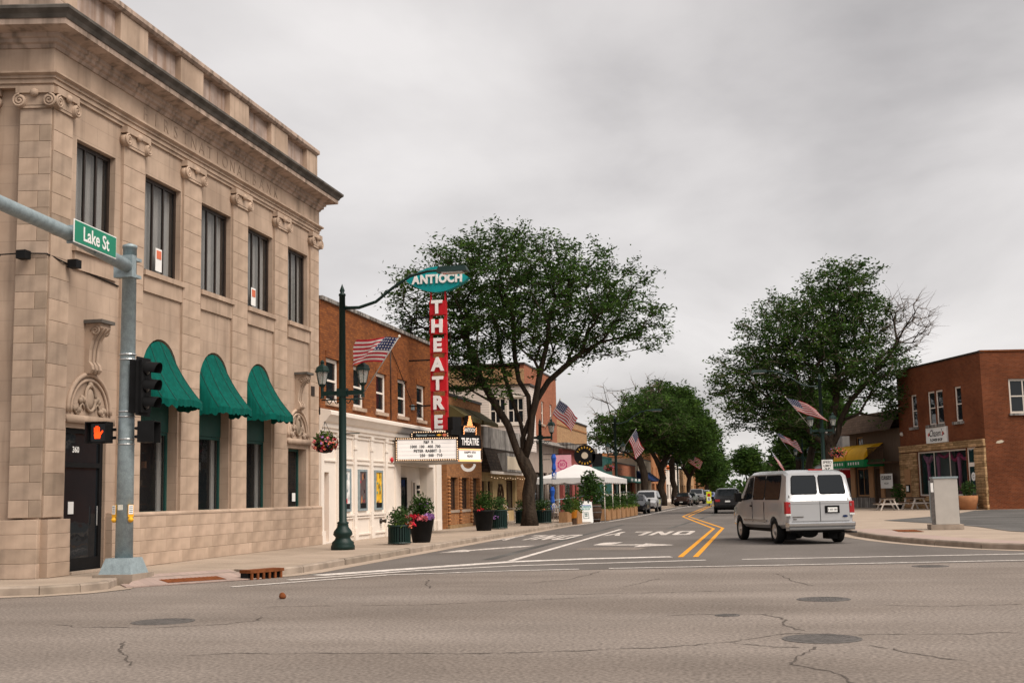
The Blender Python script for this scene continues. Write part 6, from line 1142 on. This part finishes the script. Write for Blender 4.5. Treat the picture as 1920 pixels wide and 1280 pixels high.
# ------------------------------------------------------------------ trees
def tree(name, label, base, fork_h, r0, blobs, ncl, nleaf, lsize, leafm='leaf', bare=(), guides=(), seed=1, barkm='bark', bf=.35, twl=.9, tw=5, group='street trees', flat=.45):
    g = np.random.default_rng(seed); t = T(name, label, 'tree', base, 0, group); base = np.array(base, float)
    pts = []; leafy = []
    def sample(bl, n, isleaf):
        W = np.array([float(b[3]*b[4]*b[5]) for b in bl]); W /= W.sum(); out = []; tries = 0; ms = (sum(b[3]*b[4]*b[5] for b in bl)*4.2/n)**(1/3)*.62
        while len(out) < n and tries < n*25:
            tries += 1; b = bl[g.choice(len(bl), p=W)]; d = g.normal(size=3); d /= np.linalg.norm(d); p = np.array(b[:3])+d*g.random()**.42*np.array(b[3:6])
            if out and min(np.sum((np.array(out)-p)**2, 1)) < ms*ms: continue
            out.append(p)
        return out
    a = sample(blobs, ncl, True); pts += a; leafy += [True]*len(a)
    if bare: a = sample(list(bare), max(20, int(ncl*.22)), False); pts += a; leafy += [False]*len(a)
    nodes = [np.zeros(3)]; par = [-1]; plen = [0.]
    def addn(p, i): nodes.append(np.array(p, float)); par.append(i); plen.append(plen[i]+np.linalg.norm(nodes[-1]-nodes[i])); return len(nodes)-1
    i = 0
    for k in range(1, 5): i = addn((g.normal()*.05*k, g.normal()*.05*k, fork_h*k/4), i)
    forki = i; start = [forki]
    for gd in guides:
        i = forki
        for p in gd: 
            q = (nodes[i]+np.array(p))/2+g.normal(size=3)*.12; i = addn(q, i); i = addn(p, i); start.append(i)
    first = forki; order = np.argsort([np.linalg.norm(p-nodes[forki]) for p in pts]); tips = []
    for k in order:
        p = pts[k]; N_ = np.array(nodes[first:]); dd = np.linalg.norm(N_-p, axis=1)+bf*np.array(plen[first:])+np.where(N_[:, 2] > p[2]+.4, .6*(N_[:, 2]-p[2]), 0)
        j = first+int(np.argmin(dd)); d = p-nodes[j]; L_ = np.linalg.norm(d); i = j; n = max(1, int(L_/1.1))
        for q in range(1, n+1):
            f = q/n; m = nodes[j]+d*f+g.normal(size=3)*.10*L_**.5*(1 if q < n else 0); m[2] += .10*L_*math.sin(math.pi*f)*.6; i = addn(m, i)
        tips.append((i, leafy[k]))
    cnt = [0]*len(nodes); tw_pts = []; twb = MB(); lp = []
    for i, lf in tips:
        c = nodes[i]; out = c-np.array([0, 0, fork_h+.5]); out /= (np.linalg.norm(out)+1e-6)
        for q in range(tw if lf else tw-1):
            d = g.normal(size=3)+out*.9; d[2] = d[2]*.55+.05; d /= np.linalg.norm(d); L_ = twl*(.6+.8*g.random()); e_ = c+d*L_; mid = (c+e_)/2+g.normal(size=3)*.08*L_; mid[2] += .05
            e_[2] -= .12*L_ if lf else -.1; twb.tube([c, mid, e_], [.014 if lf else .02, .01, .004], 3, False); cnt[i] += 1
            if lf:
                n = nleaf; s_ = g.random(n)**.8; w = np.where(s_ < .5, 0, 1)[:, None]; P_ = np.where(s_[:, None] < .5, c+(mid-c)*(s_[:, None]*2), mid+(e_-mid)*(s_[:, None]*2-1)); P_ = P_+g.normal(size=(n, 3))*np.array([.19, .19, .11])*(twl/.9); lp.append(P_)
    for i in range(len(nodes)-1, 0, -1): cnt[par[i]] += cnt[i]
    tot = max(1, cnt[0]); ra = [max(.012, r0*(max(c, 1)/tot)**.5) for c in cnt]; b = MB(); ch = {}
    for i in range(1, len(nodes)): ch.setdefault(par[i], []).append(i)
    stack = [(0, None)]                                     # chains of nodes become continuous tapered limbs
    while stack:
        i, pre = stack.pop(); chain = ([pre] if pre is not None else [])+[i]; j = i
        while j in ch:
            cs = sorted(ch[j], key=lambda q: -cnt[q]); 
            for q in cs[1:]: stack.append((q, j))
            j = cs[0]; chain.append(j)
        if len(chain) > 1:
            rr = [ra[q] for q in chain]
            if pre is not None: rr[0] = min(ra[pre], rr[1]*1.25)
            if pre is None: rr[0] = r0*1.45; rr[1] = r0*1.05
            b.tube([nodes[q] for q in chain], rr, 9 if rr[0] > .1 else 5)
    b.build('trunk', barkm, t, True); twb.build('twigs', barkm if not bare else 'bark_pale', t)
    g.shuffle(lp); kk = int(len(lp)*.8); leafobj('crown', np.concatenate(lp[:kk]), lsize, leafm, t, .42, flat); leafobj('crown', np.concatenate(lp[kk:]), lsize, 'leaf_fresh', t, .42, flat); return t
tree('honey_locust', 'big honey locust with spreading feathery crown behind the theatre sign', (-10.75, 55.2, .15), 2.9, .30, [(-2.6, -.5, 10.3, 3.4, 3.6, 2.9), (-.2, 0, 11.4, 3.2, 3.6, 2.6), (2.8, .3, 10.0, 3.0, 3.4, 2.4), (4.7, .2, 8.9, 1.9, 2.4, 1.4), (-3.2, -.5, 7.7, 2.4, 2.6, 1.7), (.8, 0, 8.6, 2.6, 3.0, 1.6), (-1.6, -1.2, 6.6, 1.8, 1.6, .9)], 360, 25, .19,
     guides=[[(-.9, 0, 4.6), (-2.0, -.3, 6.6), (-2.7, -.4, 8.8)], [(.1, .1, 4.9), (-.4, .2, 6.7), (-.6, .2, 9.2)], [(.25, 0, 5.0), (1.0, .2, 6.6), (2.6, .3, 7.9), (4.4, .3, 8.5)], [(.3, -.1, 5.2), (.7, -.2, 7.0), (1.2, -.3, 9.6)], [(-.35, .2, 4.7), (-1.1, .6, 6.8), (-1.5, .8, 9.4)]], seed=5)
tree('street_tree', 'big broad right hand street tree with bare dead limbs on one side', (4.2, 87.0, .15), 4.2, .42, [(-1.0, 0, 11.4, 4.6, 4.0, 4.0), (1.6, 0, 14.0, 3.0, 3.2, 3.2), (-4.4, -.3, 8.6, 3.2, 3.4, 2.6), (2.5, .2, 9.6, 3.0, 3.4, 2.4), (-3.0, 0, 6.5, 3.4, 3.0, 1.5), (4.0, .2, 7.8, 1.8, 2.4, 1.8)], 440, 24, .25, bare=[(5.6, 0, 12.6, 2.2, 1.6, 2.2), (4.6, .2, 10.4, 1.6, 1.2, 1.6)],
     guides=[[(-.6, 0, 6.0), (-1.8, 0, 8.6), (-2.2, 0, 11.0)], [(.4, 0, 6.2), (.9, 0, 9.0), (1.2, 0, 12.4)], [(.9, 0, 6.0), (2.6, .1, 8.4), (4.4, .1, 10.4), (5.6, .1, 12.4)], [(-1.4, -.2, 5.6), (-3.4, -.3, 7.2), (-4.6, -.3, 8.4)]], seed=9, twl=1.1)
LB = [(0, 0, 9.0, 4.2, 4.4, 3.2), (1.5, 0, 7.0, 4.0, 4.2, 2.4), (-1.5, 0, 6.6, 3.2, 3.6, 1.8)]
tree('street_tree', 'half bare street tree right of the teal building', (-11.2, 113, .15), 4.0, .34, [(1.0, 0, 8.0, 3.2, 3.4, 2.0), (-2.4, 0, 6.8, 2.2, 2.6, 1.6)], 130, 20, .32, 'leaf_mid', bare=[(-2.5, 0, 9.5, 3.0, 2.6, 2.2), (0.5, 0, 10.6, 2.6, 2.4, 1.6)], seed=21, twl=1.15)
tree('street_tree', 'dense rounded street tree behind the half bare one', (-10.8, 128, .15), 3.8, .36, [(x, y, z+.4, a, b, c) for x, y, z, a, b, c in LB], 240, 20, .38, 'leaf_mid', seed=22, twl=1.2)
tree('street_tree', 'dark street tree above the brown parked sedan', (-10.6, 143, .15), 3.6, .34, [(x-.2, y, z+.9, a*.9, b, c) for x, y, z, a, b, c in LB], 220, 20, .42, 'leaf', seed=23, twl=1.25)
tree('street_tree', 'street tree with forked dark trunk over the grey pickup', (-10.2, 162, .15), 3.2, .3, [(x-.2, y, z-.1, a*.72, b, c) for x, y, z, a, b, c in LB], 150, 18, .48, 'leaf', seed=24, twl=1.3)
tree('street_tree', 'far street tree near the white pickup', (-9.6, 200, .15), 3.5, .3, [(-.2, 0, 5.8, 2.4, 4, 2.8)], 90, 16, .6, 'leaf', seed=25, twl=1.5); tree('street_tree', 'far pale street tree closing the left row', (-11.2, 245, .15), 3.5, .3, [(0, 0, 5.8, 3.2, 4, 3.2)], 90, 16, .75, 'leaf_mid', seed=26, twl=1.8)
tree('street_tree', 'slim loose tree standing at the end of the road', (-4.2, 262, .15), 3, .25, [(0, 0, 7.3, 2.4, 3, 2.8), (1.6, 0, 5.2, 1.6, 2, 1.4)], 80, 14, .75, 'leaf', seed=27, twl=1.8); tree('street_tree', 'broad tree at road end left of the slim one', (-14.5, 300, .15), 3, .3, [(0, 0, 5.4, 4.5, 5, 3.6)], 110, 14, .95, 'leaf', seed=28, twl=2)
tree('street_tree', 'right row street tree behind the big right tree', (3.6, 112, .15), 3.4, .32, [(.9, 0, 8.0, 3.2, 4, 2.8)], 130, 18, .4, 'leaf', seed=29, twl=1.25); tree('street_tree', 'right row forked tree seen over the van roof', (3.3, 135, .15), 3.0, .3, [(1.2, 0, 7.4, 3.0, 4, 2.8)], 120, 16, .5, 'leaf_mid', seed=30, twl=1.4)
tree('street_tree', 'far right row tree above the windscreen of the van', (2.6, 190, .15), 3.2, .3, [(1.8, 0, 6.0, 3.8, 4.4, 3.0)], 110, 16, .62, 'leaf', seed=31, twl=1.6); tree('street_tree', 'low far tree filling the end of the right row', (3.6, 280, .15), 2.5, .3, [(0, 0, 5.0, 5.5, 5, 3.4)], 100, 14, .9, 'leaf', seed=32, twl=2)
fp = T('far_conifer', 'slim dark spruce tip above the far left trees', 'tree', (-14, 330, .1)); tube('trunk', 'bark', fp, [(0, 0, 0), (0, 0, 20)], [.3, .05], 6)
P = []
for k in range(26): z_ = 3+k*.68; r_ = 3.2*(1-k/27); P.append(np.array([0, 0, z_])+np.stack([r_*rng.random(60)*np.cos(q := rng.random(60)*6.28), r_*rng.random(60)*np.sin(q), rng.normal(size=60)*.15], 1))
leafobj('crown', np.concatenate(P), .9, 'leaf', fp, .35, .3)
wd = T('far_woods', 'hazy mass of woodland closing the end of the street', 'woods', (0, 420, 0)); wd['kind'] = 'stuff'
P = np.concatenate([ball(420, (x_, rng.uniform(-10, 10), rng.uniform(1.5, 2.5)), 9, 6, rng.uniform(2.5, 4.2), .5) for x_ in range(-70, 70, 9)]); leafobj('leaf_mass', P, 1.5, 'leaf_mid', wd, .6, .8, kind='stuff')
